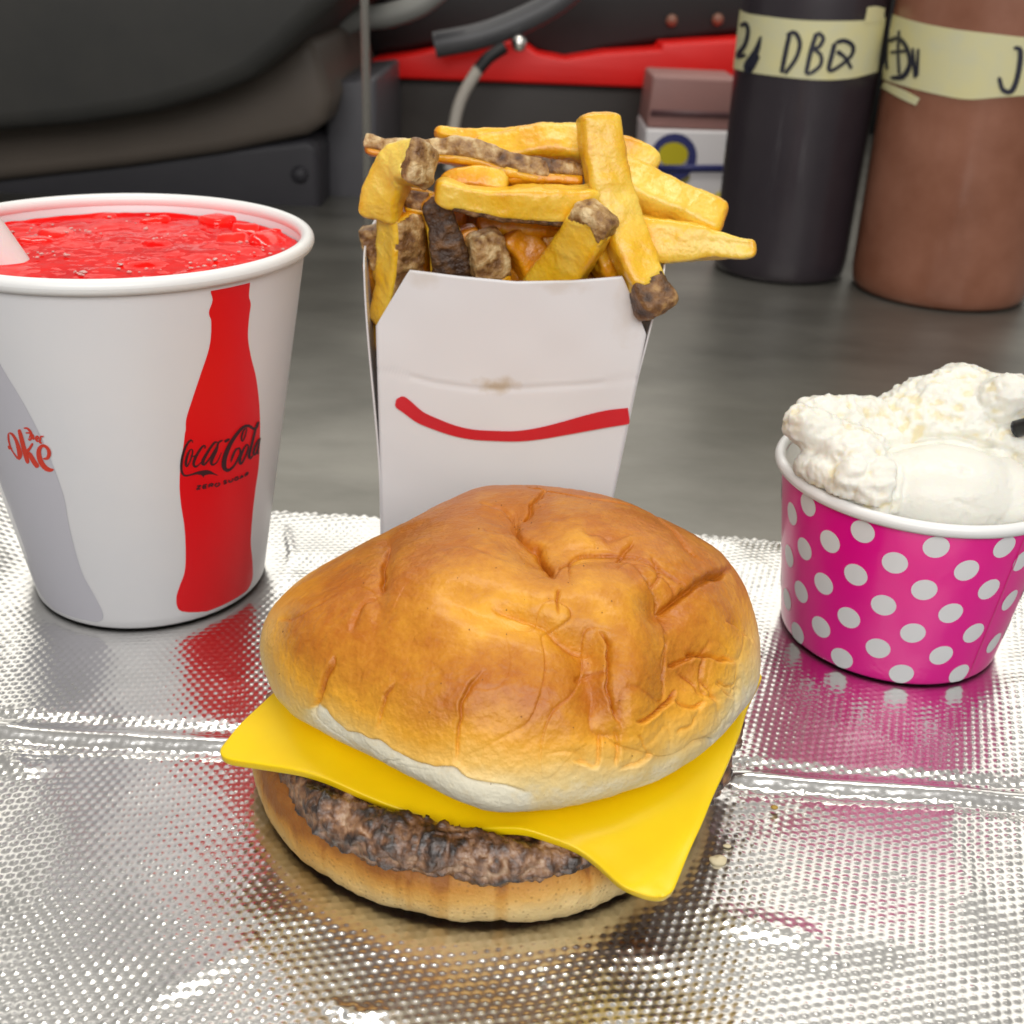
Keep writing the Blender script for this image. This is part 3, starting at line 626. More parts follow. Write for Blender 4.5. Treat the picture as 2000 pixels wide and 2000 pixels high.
def build_top_bun():
    n, ns = 900, 390
    prof = spline([(0, .0378), (.012, .0375), (.024, .0356), (.035, .0312), (.044, .0240), (.0498, .0158), (.0522, .0085), (.0514, .0036), (.0480, .0008), (.0420, .0000), (.020, .0004), (0, .0006)], ns)
    pl = np.concatenate([[0], np.cumsum(np.linalg.norm(np.diff(prof, axis=0), axis=1))]); iw = int(np.argmin(np.abs(prof[:, 1] - .001) + 9 * (np.arange(ns) < ns // 2)))
    ss = np.concatenate([np.linspace(0, pl[iw], ns - 30), np.linspace(pl[iw], pl[-1], 31)[1:]]); prof = np.stack([np.interp(ss, pl, prof[:, 0]), np.interp(ss, pl, prof[:, 1])], 1)
    c0 = np.array([.0006, .2095, .0228]); tq = np.linspace(0, 2 * np.pi, n, endpoint=False); tq = tq + .55 * np.sin(tq) - np.pi / 2 + np.pi      # finer towards the front
    G = np.stack([np.cos(tq)[:, None] * prof[None, :, 0], np.sin(tq)[:, None] * prof[None, :, 0], np.broadcast_to(prof[None, :, 1], (n, ns))], -1) + c0
    outline = np.array([(503, 1240), (520, 1193), (560, 1150), (600, 1120), (650, 1090), (700, 1065), (750, 1045), (790, 1025), (830, 1003), (860, 985), (890, 970), (920, 957), (960, 951), (1000, 949), (1050, 950), (1100, 954), (1150, 962), (1200, 975), (1250, 995), (1300, 1020), (1345, 1042), (1385, 1066), (1420, 1098), (1448, 1135), (1468, 1180), (1480, 1230), (1487, 1290), (1480, 1335), (1465, 1375), (1430, 1425), (1380, 1470), (1320, 1510), (1250, 1540), (1180, 1562), (1100, 1578), (1020, 1584), (960, 1583), (900, 1565), (850, 1543), (780, 1508), (720, 1478), (660, 1450), (600, 1418), (560, 1390), (530, 1355), (512, 1310)], float)
    V = G.reshape(-1, 3); uv, dep = project(V); cc = np.array([990., 1280.]); e = uv - cc
    ph = np.arctan2(e[:, 1], e[:, 0]); rad = np.hypot(e[:, 0], e[:, 1])
    nb = 240; bi = ((ph + np.pi) / (2 * np.pi) * nb).astype(int) % nb
    mr = np.zeros(nb); np.maximum.at(mr, bi, rad)
    oc = np.vstack([outline, outline[:1]]); oc = np.vstack([oc[i] + (oc[i + 1] - oc[i]) * t for i in range(len(outline)) for t in np.linspace(0, 1, 12, endpoint=False)]).reshape(-1, 2)
    oe = oc - cc; op = np.arctan2(oe[:, 1], oe[:, 0]); orr = np.hypot(oe[:, 0], oe[:, 1]); od = np.argsort(op)
    bc = (np.arange(nb) + .5) / nb * 2 * np.pi - np.pi
    tr = np.interp(bc, op[od], orr[od], period=2 * np.pi)
    k = tr / mr; kk = np.concatenate([k[-5:], k, k[:5]]); k = np.convolve(kk, np.array([1, 2, 3, 4, 5, 4, 3, 2, 1]) / 25., 'same')[5:-5]
    kv = np.interp(ph, bc, k, period=2 * np.pi); mv = np.interp(ph, bc, mr, period=2 * np.pi)
    wgt = np.clip(rad / mv, 0, 1) ** 1.5
    V = unproject(cc + e * (1 + (kv - 1) * wgt)[:, None], dep)
    G = V.reshape(n, ns, 3)
    N = grid_normals(G, True); N *= np.sign(np.sum(N[:, ns // 4] * (G[:, ns // 4] - c0), -1).mean())
    uv, dep = project(V); Nf = N.reshape(-1, 3); facing = smooth01(-.05, .25, np.sum(Nf * (_C - V), 1) / np.linalg.norm(_C - V, axis=1))
    d = np.zeros(len(V)); dark = np.zeros(len(V))
    def bump(cx, cy, rx, ry, h, ang=0):
        nonlocal d
        ca, sa = math.cos(math.radians(ang)), math.sin(math.radians(ang)); x = uv[:, 0] - cx; y = uv[:, 1] - cy
        d = d + h * np.exp(-(((ca * x + sa * y) / rx) ** 2 + ((-sa * x + ca * y) / ry) ** 2))
    jit = 5 * np.stack([fbm(V, 260, 2, 101), fbm(V, 260, 2, 102)], -1)
    def crease(pts, wid, dep_, lip=.35, side=0.0, dk=0.5):
        """a fold in the crust: narrow valley with soft lips; side>0 lets one flank overhang the other"""
        nonlocal d, dark
        q = spline(pts, 40); box_ = (uv[:, 0] > q[:, 0].min() - 9 * wid) & (uv[:, 0] < q[:, 0].max() + 9 * wid) & (uv[:, 1] > q[:, 1].min() - 9 * wid) & (uv[:, 1] < q[:, 1].max() + 9 * wid)
        ii = np.nonzero(box_)[0]; Q = uv[ii] + jit[ii]
        dist, t = seg_dist(Q, q); tp = np.clip(np.minimum(t, 1 - t) * 6, 0, 1)
        T = np.gradient(q, axis=0); k_ = np.clip((t * 39).round().astype(int), 0, 39); sd = np.sign(T[k_, 0] * (Q[:, 1] - q[k_, 1]) - T[k_, 1] * (Q[:, 0] - q[k_, 0]))
        wid = wid * .62; dep_ = dep_ * .72; v = -dep_ * np.exp(-(dist / wid) ** 1.25) + .12 * lip * dep_ * np.exp(-((dist - 2.4 * wid) / (1.4 * wid)) ** 2)
        v = v + .85 * side * sd * np.exp(-dist / (5 * wid)) * (1 - np.exp(-(dist / (.7 * wid)) ** 2))
        v = v * (1.0 + .45 * vnoise(V[ii], 130, int(pts[0][0])))
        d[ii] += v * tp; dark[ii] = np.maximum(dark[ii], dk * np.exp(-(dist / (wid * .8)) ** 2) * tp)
    # broad shape of the crushed crown
    bump(880, 1130, 160, 90, .0022, -20); bump(1240, 1040, 180, 60, .0022, 18); bump(900, 1330, 200, 110, .0016, 10)
    bump(620, 1260, 90, 110, .0012); bump(1225, 1290, 60, 120, .0026, -8); bump(1080, 1180, 70, 60, .0012)
    bump(1380, 1200, 60, 70, .0010); bump(1180, 1160, 90, 60, .0016)
    bump(1050, 1075, 80, 45, -.0026, 35); bump(1000, 1215, 130, 28, -.0019, 16); bump(1120, 1265, 60, 25, -.0015, 25); bump(1150, 1340, 30, 90, -.0018, -5); bump(1290, 1190, 40, 30, -.0026); bump(1180, 1085, 60, 22, -.0018); bump(750, 1120, 18, 90, -.0012, 6); bump(1330, 1330, 55, 90, -.0022, 10); bump(1015, 1005, 50, 26, -.0016)
    # folds and cracks
    crease([(764, 1061), (757, 1083), (748, 1099), (748, 1124), (739, 1164)], 5, .0016, .4, .0005, .9)
    crease([(739, 1164), (711, 1183), (698, 1217), (686, 1237)], 7, .0008, .3, .0003)
    crease([(660, 1280), (657, 1301), (639, 1325), (624, 1363), (618, 1397)], 4.5, .0013, .3, .0006, .8)
    crease([(549, 1218), (587, 1211), (624, 1192), (664, 1167)], 5, .0009, .3, .0004)
    crease([(782, 1332), (757, 1360), (748, 1394), (733, 1425)], 4, .0008, .3, .0005)
    crease([(947, 1307), (910, 1357), (897, 1397), (891, 1440), (893, 1496)], 4, .0008, .5, .0004)
    crease([(627, 1372), (655, 1406), (686, 1425), (736, 1440), (779, 1468), (810, 1487), (854, 1500), (888, 1500), (922, 1520), (990, 1530), (1040, 1546)], 4, .0011, .2, -.0010, .6)
    crease([(714, 1492), (748, 1492), (754, 1485), (791, 1486)], 3, .0006, .2, 0)
    crease([(934, 981), (984, 990), (1012, 1008)], 4.5, .0011, .4, .0004)
    crease([(1068, 962), (1043, 984), (1020, 1006)], 4.5, .0011, .4, .0004)
    crease([(945, 1036), (985, 1038), (1014, 1032)], 5, .0009, .4, .0006)
    crease([(1008, 1000), (1016, 1034), (1052, 1062), (1071, 1099), (1080, 1142)], 9, .0022, .35, -.0006, .5)
    crease([(1080, 1142), (1087, 1124), (1105, 1102), (1155, 1096), (1214, 1105), (1254, 1136), (1289, 1176), (1304, 1211), (1304, 1242)], 6, .0016, .4, .0008, .5)
    crease([(1303, 1240), (1300, 1290), (1301, 1357)], 4.5, .0018, .4, .0006, .8)
    crease([(1245, 1131), (1275, 1158), (1295, 1192)], 5, .0020, .3, .0006, .8)
    crease([(1293, 1194), (1338, 1158), (1385, 1130), (1425, 1114)], 8, .0030, .3, -.0010, 1.0)
    crease([(1351, 1270), (1391, 1282), (1416, 1293), (1444, 1287)], 6, .0016, .4, .0007, .6)
    crease([(1233, 1412), (1254, 1406), (1289, 1385), (1313, 1372), (1332, 1347)], 4.5, .0022, .4, .0007, .95)
    crease([(1164, 1229), (1186, 1270), (1183, 1313), (1186, 1357), (1198, 1397), (1210, 1412)], 5, .0018, .55, .0008, .7)
    crease([(1120, 1330), (1170, 1318), (1183, 1313)], 8, .0010, .3, 0)
    crease([(950, 1183), (1000, 1200), (1043, 1214), (1080, 1240), (1112, 1266), (1165, 1276)], 12, .0013, .4, .0006, .25)
    crease([(1090, 1158), (1087, 1185), (1087, 1212)], 4, .0009, .4, 0)
    crease([(1317, 1300), (1335, 1293), (1354, 1285), (1366, 1270)], 5, .0013, .5, .0004)
    crease([(1379, 1322), (1394, 1357), (1407, 1374)], 4.5, .0013, .5, .0004)
    crease([(1323, 1366), (1354, 1387), (1385, 1369)], 4.5, .0012, .5, .0004)
    crease([(1398, 1335), (1416, 1344), (1441, 1368)], 4, .0011, .5, .0003)
    crease([(1342, 1310), (1362, 1330), (1376, 1360)], 4, .0010, .5, .0003)
    crease([(1413, 1217), (1447, 1232), (1475, 1254)], 4, .0008, .3, .0005)
    crease([(1400, 1330), (1430, 1338), (1450, 1350)], 4, .0010, .5, 0)
    crease([(1443, 1290), (1440, 1330), (1432, 1362)], 4, .0009, .4, 0)
    crease([(1112, 1480), (1140, 1490), (1164, 1497), (1172, 1449), (1176, 1425)], 4, .0007, .3, .0004)
    crease([(1205, 1498), (1208, 1452), (1195, 1418)], 4, .0007, .4, .0003)
    crease([(1211, 1502), (1245, 1489), (1276, 1469)], 4, .0009, .3, .0005)
    crease([(1239, 1433), (1257, 1461), (1262, 1480)], 4, .0006, .4, 0)
    crease([(1320, 1440), (1350, 1420), (1364, 1400)], 5, .0006, .3, 0)
    crease([(1130, 1040), (1190, 1060), (1240, 1058)], 9, .0008, .4, .0003, .2)
    crease([(1200, 1110), (1214, 1085), (1232, 1070)], 6, .0009, .4, 0, .3)
    crease([(860, 1085), (900, 1078), (950, 1090), (1000, 1110)], 7, .0005, .3, .0003, .1)
    crease([(1270, 1150), (1282, 1120), (1262, 1090)], 6, .0008, .4, 0, .3)
    wr = np.exp(-(((uv[:, 0] - 1360) / 110) ** 2 + ((uv[:, 1] - 1340) / 90) ** 2)) + .8 * np.exp(-(((uv[:, 0] - 1180) / 80) ** 2 + ((uv[:, 1] - 1430) / 80) ** 2)) + .35 * np.exp(-(((uv[:, 0] - 1150) / 110) ** 2 + ((uv[:, 1] - 1130) / 70) ** 2))
    rid = np.abs(vnoise(V + .004 * np.stack([vnoise(V, 90, 111), vnoise(V, 90, 112), vnoise(V, 90, 113)], -1), 120, 114))
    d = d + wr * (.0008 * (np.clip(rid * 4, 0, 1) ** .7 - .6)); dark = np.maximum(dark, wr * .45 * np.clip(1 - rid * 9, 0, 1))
    big = smooth01(980, 1130, uv[:, 0]) * (1 - smooth01(1420, 1490, uv[:, 0])) + .25
    Vw = V + .006 * np.stack([vnoise(V, 55, 131), vnoise(V, 55, 132), vnoise(V, 55, 133)], -1)
    for fq, sd_, am in ((38, 134, .00055), (70, 135, .00042), (105, 136, .00028)):        # fine papery creasing of the crust
        nn = vnoise(Vw, fq, sd_); on = smooth01(-.1, .35, vnoise(V, 40, sd_ + 9))
        d = d - am * big * on * np.exp(-np.abs(nn) / .035) + .5 * am * big * on * np.sign(nn) * np.exp(-np.abs(nn) / .16)
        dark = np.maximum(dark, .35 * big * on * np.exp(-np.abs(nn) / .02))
    d = d * facing + .00050 * fbm(V, 45, 2, 115) + .00016 * fbm(V, 160, 3, 116) + .00004 * fbm(V, 700, 2, 117)
    V2 = V + Nf * d[:, None]
    # how brown the crust is: pale under the shoulder, golden crown
    hz = (V[:, 2] - c0[2]) / .0385
    side_r = smooth01(1360, 1500, uv[:, 0]) * facing
    bake = .06 + .86 * smooth01(.13, .60, hz + .07 * fbm(V, 40, 2, 121) - .10 * side_r) + .10 * fbm(V, 35, 3, 122) + .05 * vnoise(V, 180, 123)
    painted_sheen = np.exp(-(((uv[:, 0] - 985) / 170) ** 2 + ((uv[:, 1] - 1215) / 70) ** 2)) * .22 + .22 * np.exp(-(((uv[:, 0] - 1120) / 70) ** 2 + ((uv[:, 1] - 1070) / 26) ** 2)) + .15 * np.exp(-(((uv[:, 0] - 1160) / 70) ** 2 + ((uv[:, 1] - 1160) / 50) ** 2))  # lamp sheen on the crown, painted in as paler patches
    bake = bake - painted_sheen * facing * (.8 + .5 * fbm(V, 220, 2, 124))
    # bare crumb below the torn edge of the crust
    tear = np.array([(560, 1400), (627, 1372), (655, 1406), (686, 1425), (736, 1440), (779, 1468), (810, 1487), (854, 1500), (888, 1500), (922, 1520), (990, 1530), (1040, 1546), (1080, 1600)], float)
    ty = np.interp(uv[:, 0] + jit[:, 0], tear[:, 0], tear[:, 1], left=2000, right=2000)
    bare = smooth01(-2, 5, uv[:, 1] + jit[:, 1] - ty) * facing * smooth01(575, 640, uv[:, 0]) * (1 - smooth01(1000, 1060, uv[:, 0])); bake = bake * (1 - bare) - .05 * bare
    under = smooth01(.03, -.01, hz) * (1 - facing); bake = np.clip(bake, 0, 1) * (1 - under)
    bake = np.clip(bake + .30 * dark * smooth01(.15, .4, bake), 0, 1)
    TM = attr_mat('golden_bun_crust', 'bake', [(0, (0.86, 0.80, 0.62)), (.18, (0.84, 0.64, 0.29)), (.45, (0.83, 0.49, 0.105)), (.72, (0.79, 0.365, 0.026)), (1, (0.46, 0.135, 0.006))], .52, speck=(0.30, 0.10, 0.015), speck_scale=260, speck_amt=.0, bump=.55, bscale=1100, bdist=.0005, jitter=.13, jscale=420, spec=.35, rough2=.40, coat=.18)
    mesh_obj('bun_crown', V2, grid_faces(n, ns, True), TM, burger, attrs={'bake': bake})
    # sparse crumbs and dark flecks of crust
    r5 = random.Random(3); sel = np.nonzero(facing > .8)[0]; Vc, Fc, base = [], [], 0
    tet = np.array([[1, 0, -.7], [-1, 0, -.7], [0, 1, .7], [0, -1, .7], [.6, .6, 0], [-.6, -.6, .2]]) ; tf = np.array([(0, 1, 2), (0, 3, 1), (0, 2, 3), (1, 3, 2), (4, 5, 0), (4, 2, 5)])
    for k_ in range(70):
        i = sel[r5.randrange(len(sel))]; s = r5.uniform(.00008, .00022); Vc.append(tet * s + V2[i]); Fc.append(tf + base); base += 6
    mesh_obj('crust_flecks', np.vstack(Vc), np.vstack(Fc), mat('dark_fleck', (0.12, 0.04, 0.01), .6), burger, smooth=False, kind='stuff')
build_top_bun()

# ------------------------------------------------------------------ fry carton
FB = np.array([-.0035, .300, 0])
carton = thing('fry_carton', FB, 'white paper fry carton with red curved stripe, standing behind the burger', 'carton')
CARD = bpy.data.materials.new('white_card'); CARD.use_nodes = True
def card_nodes():
    nt = CARD.node_tree; b = nt.nodes['Principled BSDF']; L = nt.links; b.inputs['Roughness'].default_value = .42
    tc = nt.nodes.new('ShaderNodeTexCoord')
    n = nt.nodes.new('ShaderNodeTexNoise'); n.inputs['Scale'].default_value = 260; n.inputs['Detail'].default_value = 5; L.new(tc.outputs['Object'], n.inputs['Vector'])
    # a grease spot in the middle of the front and faint spots along the top
    prev = None
    for (c, r, amt) in (((-.0012 - FB[0] - .0045, .2845 - FB[1], .0585), (.0062, .02, .0030), .9), ((.012, -.015, .0865), (.008, .02, .0028), .30), ((-.022, -.015, .0865), (.006, .02, .0030), .30), ((.030, -.015, .080), (.004, .02, .010), .25)):
        mp = nt.nodes.new('ShaderNodeMapping'); mp.vector_type = 'POINT'
        mp.inputs['Scale'].default_value = tuple(1 / q for q in r); mp.inputs['Location'].default_value = tuple(-ci / q for ci, q in zip(c, r)); L.new(tc.outputs['Object'], mp.inputs[0])
        ln = nt.nodes.new('ShaderNodeVectorMath'); ln.operation = 'LENGTH'; L.new(mp.outputs[0], ln.inputs[0])
        ad = nt.nodes.new('ShaderNodeMath'); ad.operation = 'MULTIPLY_ADD'; L.new(n.outputs['Fac'], ad.inputs[0]); ad.inputs[1].default_value = 1.8; L.new(ln.outputs['Value'], ad.inputs[2])
        mr = nt.nodes.new('ShaderNodeMapRange'); mr.inputs[1].default_value = 1.1; mr.inputs[2].default_value = 1.9; mr.inputs[3].default_value = amt; mr.inputs[4].default_value = 0; L.new(ad.outputs[0], mr.inputs[0])
        mx = nt.nodes.new('ShaderNodeMix'); mx.data_type = 'RGBA'; L.new(mr.outputs[0], mx.inputs[0])
        if prev is None: mx.inputs[6].default_value = (.79, .785, .80, 1)
        else: L.new(prev, mx.inputs[6])
        mx.inputs[7].default_value = (.56, .46, .34, 1); prev = mx.outputs[2]
    L.new(prev, b.inputs['Base Color'])
card_nodes()
def panel_y(x, z): return .2868 - .022 * (np.asarray(z) / .09) * .12 - .0022 * np.sin(np.clip((np.asarray(x) + .036) / .067, 0, 1) * np.pi) * np.clip(np.asarray(z) / .09, 0, 1)
def build_carton():
    nu, nv = 80, 120; u = np.linspace(0, 1, nu); v = np.linspace(0, 1, nv)
    ztop = np.interp(u, [0, .125, .3, .5, .7, .875, 1], [.0731, .0882, .0874, .0868, .0876, .0890, .0741])
    Z = ztop[:, None] * v; xl = np.interp(Z, [0, .0123, .0731, .09], [-.0357, -.0359, -.0367, -.0369]); xr = np.interp(Z, [0, .0296, .0741, .09], [.0246, .0275, .0320, .0336])
    X = xl + (xr - xl) * u[:, None]; Y = panel_y(X, Z)
    pc = at_y([(765, 725), (850, 747), (930, 757), (1010, 757), (1100, 752), (1170, 747), (1232, 738)], .2845)
    zc = np.interp(X, pc[:, 0], pc[:, 2]); Y = Y + .00028 * np.exp(-((Z - zc) / .0008) ** 2) - .00012 * np.exp(-((Z - zc - .0010) / .0005) ** 2)
    Y = Y + .0003 * fbm(np.stack([X, 0 * X, Z], -1), 45, 2, 5)
    o = mesh_obj('front_panel', np.stack([X, Y, Z], -1).reshape(-1, 3), grid_faces(nu, nv), CARD, carton)
    so = o.modifiers.new('solid', 'SOLIDIFY'); so.thickness = .00045; so.offset = 0
    # side panels, bowed outwards near the top
    for sgn, xa, xb, xtop in ((-1, -.0359, -.0340, -.0392), (1, .0248, .0240, .0345)):
        s = np.linspace(0, 1, 30); t = np.linspace(0, 1, 60)
        S, T = np.meshgrid(s, t, indexing='ij')
        Zt = T * (.0885 + .008 * S)
        Xf = xa + (xtop - xa) * smooth01(.25, 1.0, T) if sgn < 0 else np.interp(Zt, [0, .0296, .062, .0885], [.0243, .0272, .0306, .0345])
        X = Xf + (xb - xa) * S * .6 + sgn * .0016 * np.sin(np.pi * S) * T
        Y = .2870 - .00264 * Zt / .09 + .031 * S
        o = mesh_obj('side_panel', np.stack([X + sgn * .0003, Y, Zt], -1).reshape(-1, 3), grid_faces(30, 60), CARD, carton)
        so = o.modifiers.new('solid', 'SOLIDIFY'); so.thickness = .00045; so.offset = 0
    s = np.linspace(0, 1, 20); S, T = np.meshgrid(s, np.linspace(0, 1, 20), indexing='ij')
    X = -.0348 + (.0590 + .008 * T) * S - .003 * T; o = mesh_obj('back_panel', np.stack([X, .3180 + 0 * X, T * .098], -1).reshape(-1, 3), grid_faces(20, 20), CARD, carton)
    so = o.modifiers.new('solid', 'SOLIDIFY'); so.thickness = .00045; so.offset = 0
    box('base_panel', (-.0345, .288, .0008), (.0240, .317, .0016), CARD, carton)
    sw = [(345, 905, 60), (362, 918, 66), (400, 945, 64), (470, 1000, 58), (560, 1040, 54), (660, 1075, 50), (760, 1095, 48), (880, 1102, 48), (1000, 1103, 50), (1120, 1088, 56), (1240, 1063, 64), (1360, 1035, 74), (1480, 1010, 80), (1596, 994, 76)]
    a_, b_ = stroke_verts([(x, y, w_ * 1.15) for x, y, w_ in sw], n=90, caps=False)
    s_ = np.concatenate([[0], np.cumsum(np.linalg.norm(np.diff((a_ + b_) / 2, axis=0), axis=1))])
    h = np.clip(s_ / 30, 0, 1); h = np.sqrt(np.clip(1 - (1 - h) ** 2, .02, 1))[:, None]; mid = (a_ + b_) / 2; a_ = mid + (a_ - mid) * h; b_ = mid + (b_ - mid) * h
    K = 6; rows = [a_ + (b_ - a_) * k / (K - 1) for k in range(K)]; px = np.stack(rows, 1).reshape(-1, 2) * S4 + np.array([650, 450])
    P = at_y(px, .2845); P = at_y(px, panel_y(P[:, 0], P[:, 2])); P[:, 1] = panel_y(P[:, 0], P[:, 2]) - .0008
    P[:, 0] = np.minimum(P[:, 0], np.interp(P[:, 2], [0, .0296, .0741], [.0246, .0275, .0320]) + .0002)
    mesh_obj('curved_stripe', P, grid_faces(90, K), mat('carton_red', (.66, .012, .025), .35, var=(.62, .02, .035), vscale=40), carton)
build_carton()

# ------------------------------------------------------------------ french fries, each one a thing
FLESH = attr_mat('fried_potato', 'toast', [(0, (0.91, 0.65, 0.11)), (.35, (0.86, 0.50, 0.018)), (.65, (0.74, 0.30, 0.005)), (1, (0.36, 0.095, 0.005))], .32, bump=.6, bscale=800, bdist=.0006, sss=.22, sss_scale=.003, jitter=.34, jscale=150, coat=.4, spec=.5)
SKIN = attr_mat('potato_skin', 'tone', [(0, (0.045, 0.018, 0.007)), (.45, (0.19, 0.085, 0.025)), (.75, (0.42, 0.24, 0.085)), (1, (0.70, 0.52, 0.27))], .45, bump=1.0, bscale=900, bdist=.0008, jitter=.5, jscale=300, spec=.5, coat=.15)
_fry_seed = [0]
def fry(label, path, Y, wid, thick, roll=0, toast=.3, skins=(), taper=(1, 1), skin_tone=.5):
    """path: image points of the axis standing at distance Y (number or per point); wid/thick in millimetres;
    skins: ('end0'|'end1', length 0..1) or ('side', angle deg, half width deg, s0, s1)"""
    _fry_seed[0] += 1; sd = 200 + 13 * _fry_seed[0]
    Ys = np.broadcast_to(np.asarray(Y, float), (len(path),)); P = at_y(path, Ys); wid, thick = wid * .95, thick * .92
    n, m_ = 100, 44; cd_ = spline(P, 300); Lg = np.sum(np.linalg.norm(np.diff(cd_, axis=0), axis=1)); cap = .0030 / Lg
    q_ = np.linspace(0, 1, 14) ** 2 * cap; s = np.concatenate([q_, np.linspace(cap, 1 - cap, n - 26)[1:-1], 1 - q_[::-1]])
    c = np.stack([np.interp(s, np.linspace(0, 1, 300), cd_[:, k]) for k in range(3)], 1)
    Td = np.gradient(cd_, axis=0); Td /= np.linalg.norm(Td, axis=1, keepdims=True); T = np.stack([np.interp(s, np.linspace(0, 1, 300), Td[:, k]) for k in range(3)], 1); T /= np.linalg.norm(T, axis=1, keepdims=True)
    view = np.array([0, -.9, .43]); A = np.cross(T, view); A /= np.linalg.norm(A, axis=1, keepdims=True); Bv = np.cross(A, T)   # A across the image, Bv towards the viewer
    r_ = math.radians(roll); A, Bv = A * math.cos(r_) + Bv * math.sin(r_), -A * math.sin(r_) + Bv * math.cos(r_)
    tp = taper[0] + (taper[1] - taper[0]) * s
    xe = np.clip(np.minimum(s, 1 - s) / cap, 0, 1); endr = (1 - (1 - xe) ** 3.2) ** (1 / 3.2)
    th = np.linspace(0, 2 * np.pi, m_, endpoint=False); ct, st = np.cos(th), np.sin(th); q = (np.abs(ct) ** 7 + np.abs(st) ** 7) ** (-1 / 7)
    ww = wid * .0005 * tp * endr; tt = thick * .0005 * tp * endr
    G = c[:, None] + A[:, None] * (ct * q)[None, :, None] * ww[:, None, None] + Bv[:, None] * (st * q)[None, :, None] * tt[:, None, None]
    Nn = (A[:, None] * (ct * q)[None, :, None] + Bv[:, None] * (st * q)[None, :, None]); Nn /= np.linalg.norm(Nn, axis=-1, keepdims=True)
    ax = T * np.where(s < .5, -1, 1)[:, None]; we = (1 - xe)[:, None, None] ** 1.5; Nn = Nn * (1 - we) + ax[:, None] * we; Nn /= np.linalg.norm(Nn, axis=-1, keepdims=True) + 1e-9
    G = G + Nn * (.0008 * fbm(G, 80, 2, sd) + .00022 * fbm(G, 380, 3, sd + 1))[..., None]
    edge = np.abs(np.abs(ct * q) - 1) + np.abs(np.abs(st * q) - 1)
    to = np.clip(toast + .22 * fbm(G, 75, 3, sd + 2) + .38 * (1 - smooth01(0, .30, edge))[None, :] * (1 + vnoise(G, 120, sd + 5)) + .35 * (np.maximum(1 - smooth01(0, .06, s), smooth01(.94, 1, s)))[:, None], 0, 1)
    masks = []
    for sk in skins:
        e = .05 * fbm(G, 260, 2, sd + 7)
        if sk[0] == 'end0': mk = (sk[1] + e) - s[:, None]
        elif sk[0] == 'end1': mk = s[:, None] - (1 - sk[1] - e)
        else:
            da = np.abs((np.degrees(th) - sk[1] + 180) % 360 - 180); mk = np.minimum((sk[2] - da)[None, :] / 60 + e, np.minimum(s[:, None] - sk[3] + e * .5, sk[4] + e * .5 - s[:, None]))
        masks.append(np.broadcast_to(mk, G.shape[:2]))
    G0 = G
    for mk in masks: G = G - Nn * (.0007 * (mk > 0))[..., None]
    ce = np.stack([G[0].mean(0), G[-1].mean(0)])
    V = np.vstack([G.reshape(-1, 3), ce]); f = [tuple(x) for x in grid_faces(n, m_, False, True)]
    for i in range(m_):
        j = (i + 1) % m_; f.append((n * m_, j, i)); f.append((n * m_ + 1, (n - 1) * m_ + i, (n - 1) * m_ + j))
    base = c[int(np.argmin(c[:, 2]))]
    root = thing('french_fry', base, label, 'french fry', 'fries standing in the white carton')
    mesh_obj('potato_flesh', V, f, FLESH, root, attrs={'toast': np.concatenate([to.ravel(), [toast + .3, toast + .3]])})
    G = G0
    for sk, mk in zip(skins, masks):
        inside = (mk > 0).ravel()
        fa = np.array([x for x in f if len(x) == 4]); keep = inside[fa].any(axis=1); fk = [tuple(x) for x in fa[keep]]
        rough_ = fbm(G, 480, 3, sd + 9)
        off = np.where(mk > 0, .00015 + .00030 * rough_, -.0004)
        H = G + Nn * off[..., None]; extra = []
        VV = H.reshape(-1, 3)
        if sk[0] in ('end0', 'end1'):
            i0 = 0 if sk[0] == 'end0' else n - 1
            VV = np.vstack([VV, H[i0].mean(0)[None]])
            for i in range(m_):
                j = (i + 1) % m_; fk.append((n * m_, i0 * m_ + j, i0 * m_ + i) if i0 == 0 else (n * m_, i0 * m_ + i, i0 * m_ + j))
        used = np.unique(np.array([x for q_ in fk for x in q_])); mp = -np.ones(len(VV), int); mp[used] = np.arange(len(used))
        fk = [tuple(int(mp[x]) for x in q_) for q_ in fk]
        tn = np.clip(skin_tone + .35 * rough_.ravel() + .25 * vnoise(G, 110, sd + 11).ravel(), 0, 1); tn = np.concatenate([tn, [skin_tone]])[used] if len(VV) > n * m_ else tn[used]
        if len(used): mesh_obj('potato_skin', VV[used], fk, SKIN, root, attrs={'tone': tn})
    return root

fry('tall yellow fry rising highest from the carton, its skin end hanging over the right corner', [(1166, 218), (1178, 330), (1212, 440), (1258, 545), (1290, 612)], [.2985, .2950, .2915, .2845, .2800], 11.0, 10, 12, .18, [('end1', .15)], (1.0, .88), .38)
fry('thick golden fry with browned tip pointing right toward the dark bottle', [(1180, 470), (1270, 472), (1370, 476), (1440, 484), (1478, 482)], [.300, .296, .293, .291, .290], 13.6, 10, -8, .24, [], (1.1, .36))
fry('golden fry sloping down to the right above the thick tip', [(1180, 330), (1250, 365), (1330, 402), (1410, 440)], [.304, .302, .300, .298], 10.5, 10, 20, .26, [], (1.05, .9))
fry('short pale fry behind the tall one, near the printed box', [(1200, 305), (1240, 312), (1278, 335)], [.312, .311, .310], 9, 9, 0, .15, [], (1, .8))
fry('thin brown fry tip peeking up right of the tall fry', [(1190, 330), (1222, 300), (1240, 282)], [.316, .317, .318], 5, 6, 0, .45, [('end1', .2)], (1, .8))
fry('long level fry across the middle with dark skin along its lower side', [(848, 372), (900, 385), (960, 396), (1040, 402), (1140, 400), (1180, 402)], [.2862, .2866, .287, .288, .291, .293], 10.5, 10, -28, .20, [('side', 22, 34, .12, .95)], (.62, 1.02), .34)
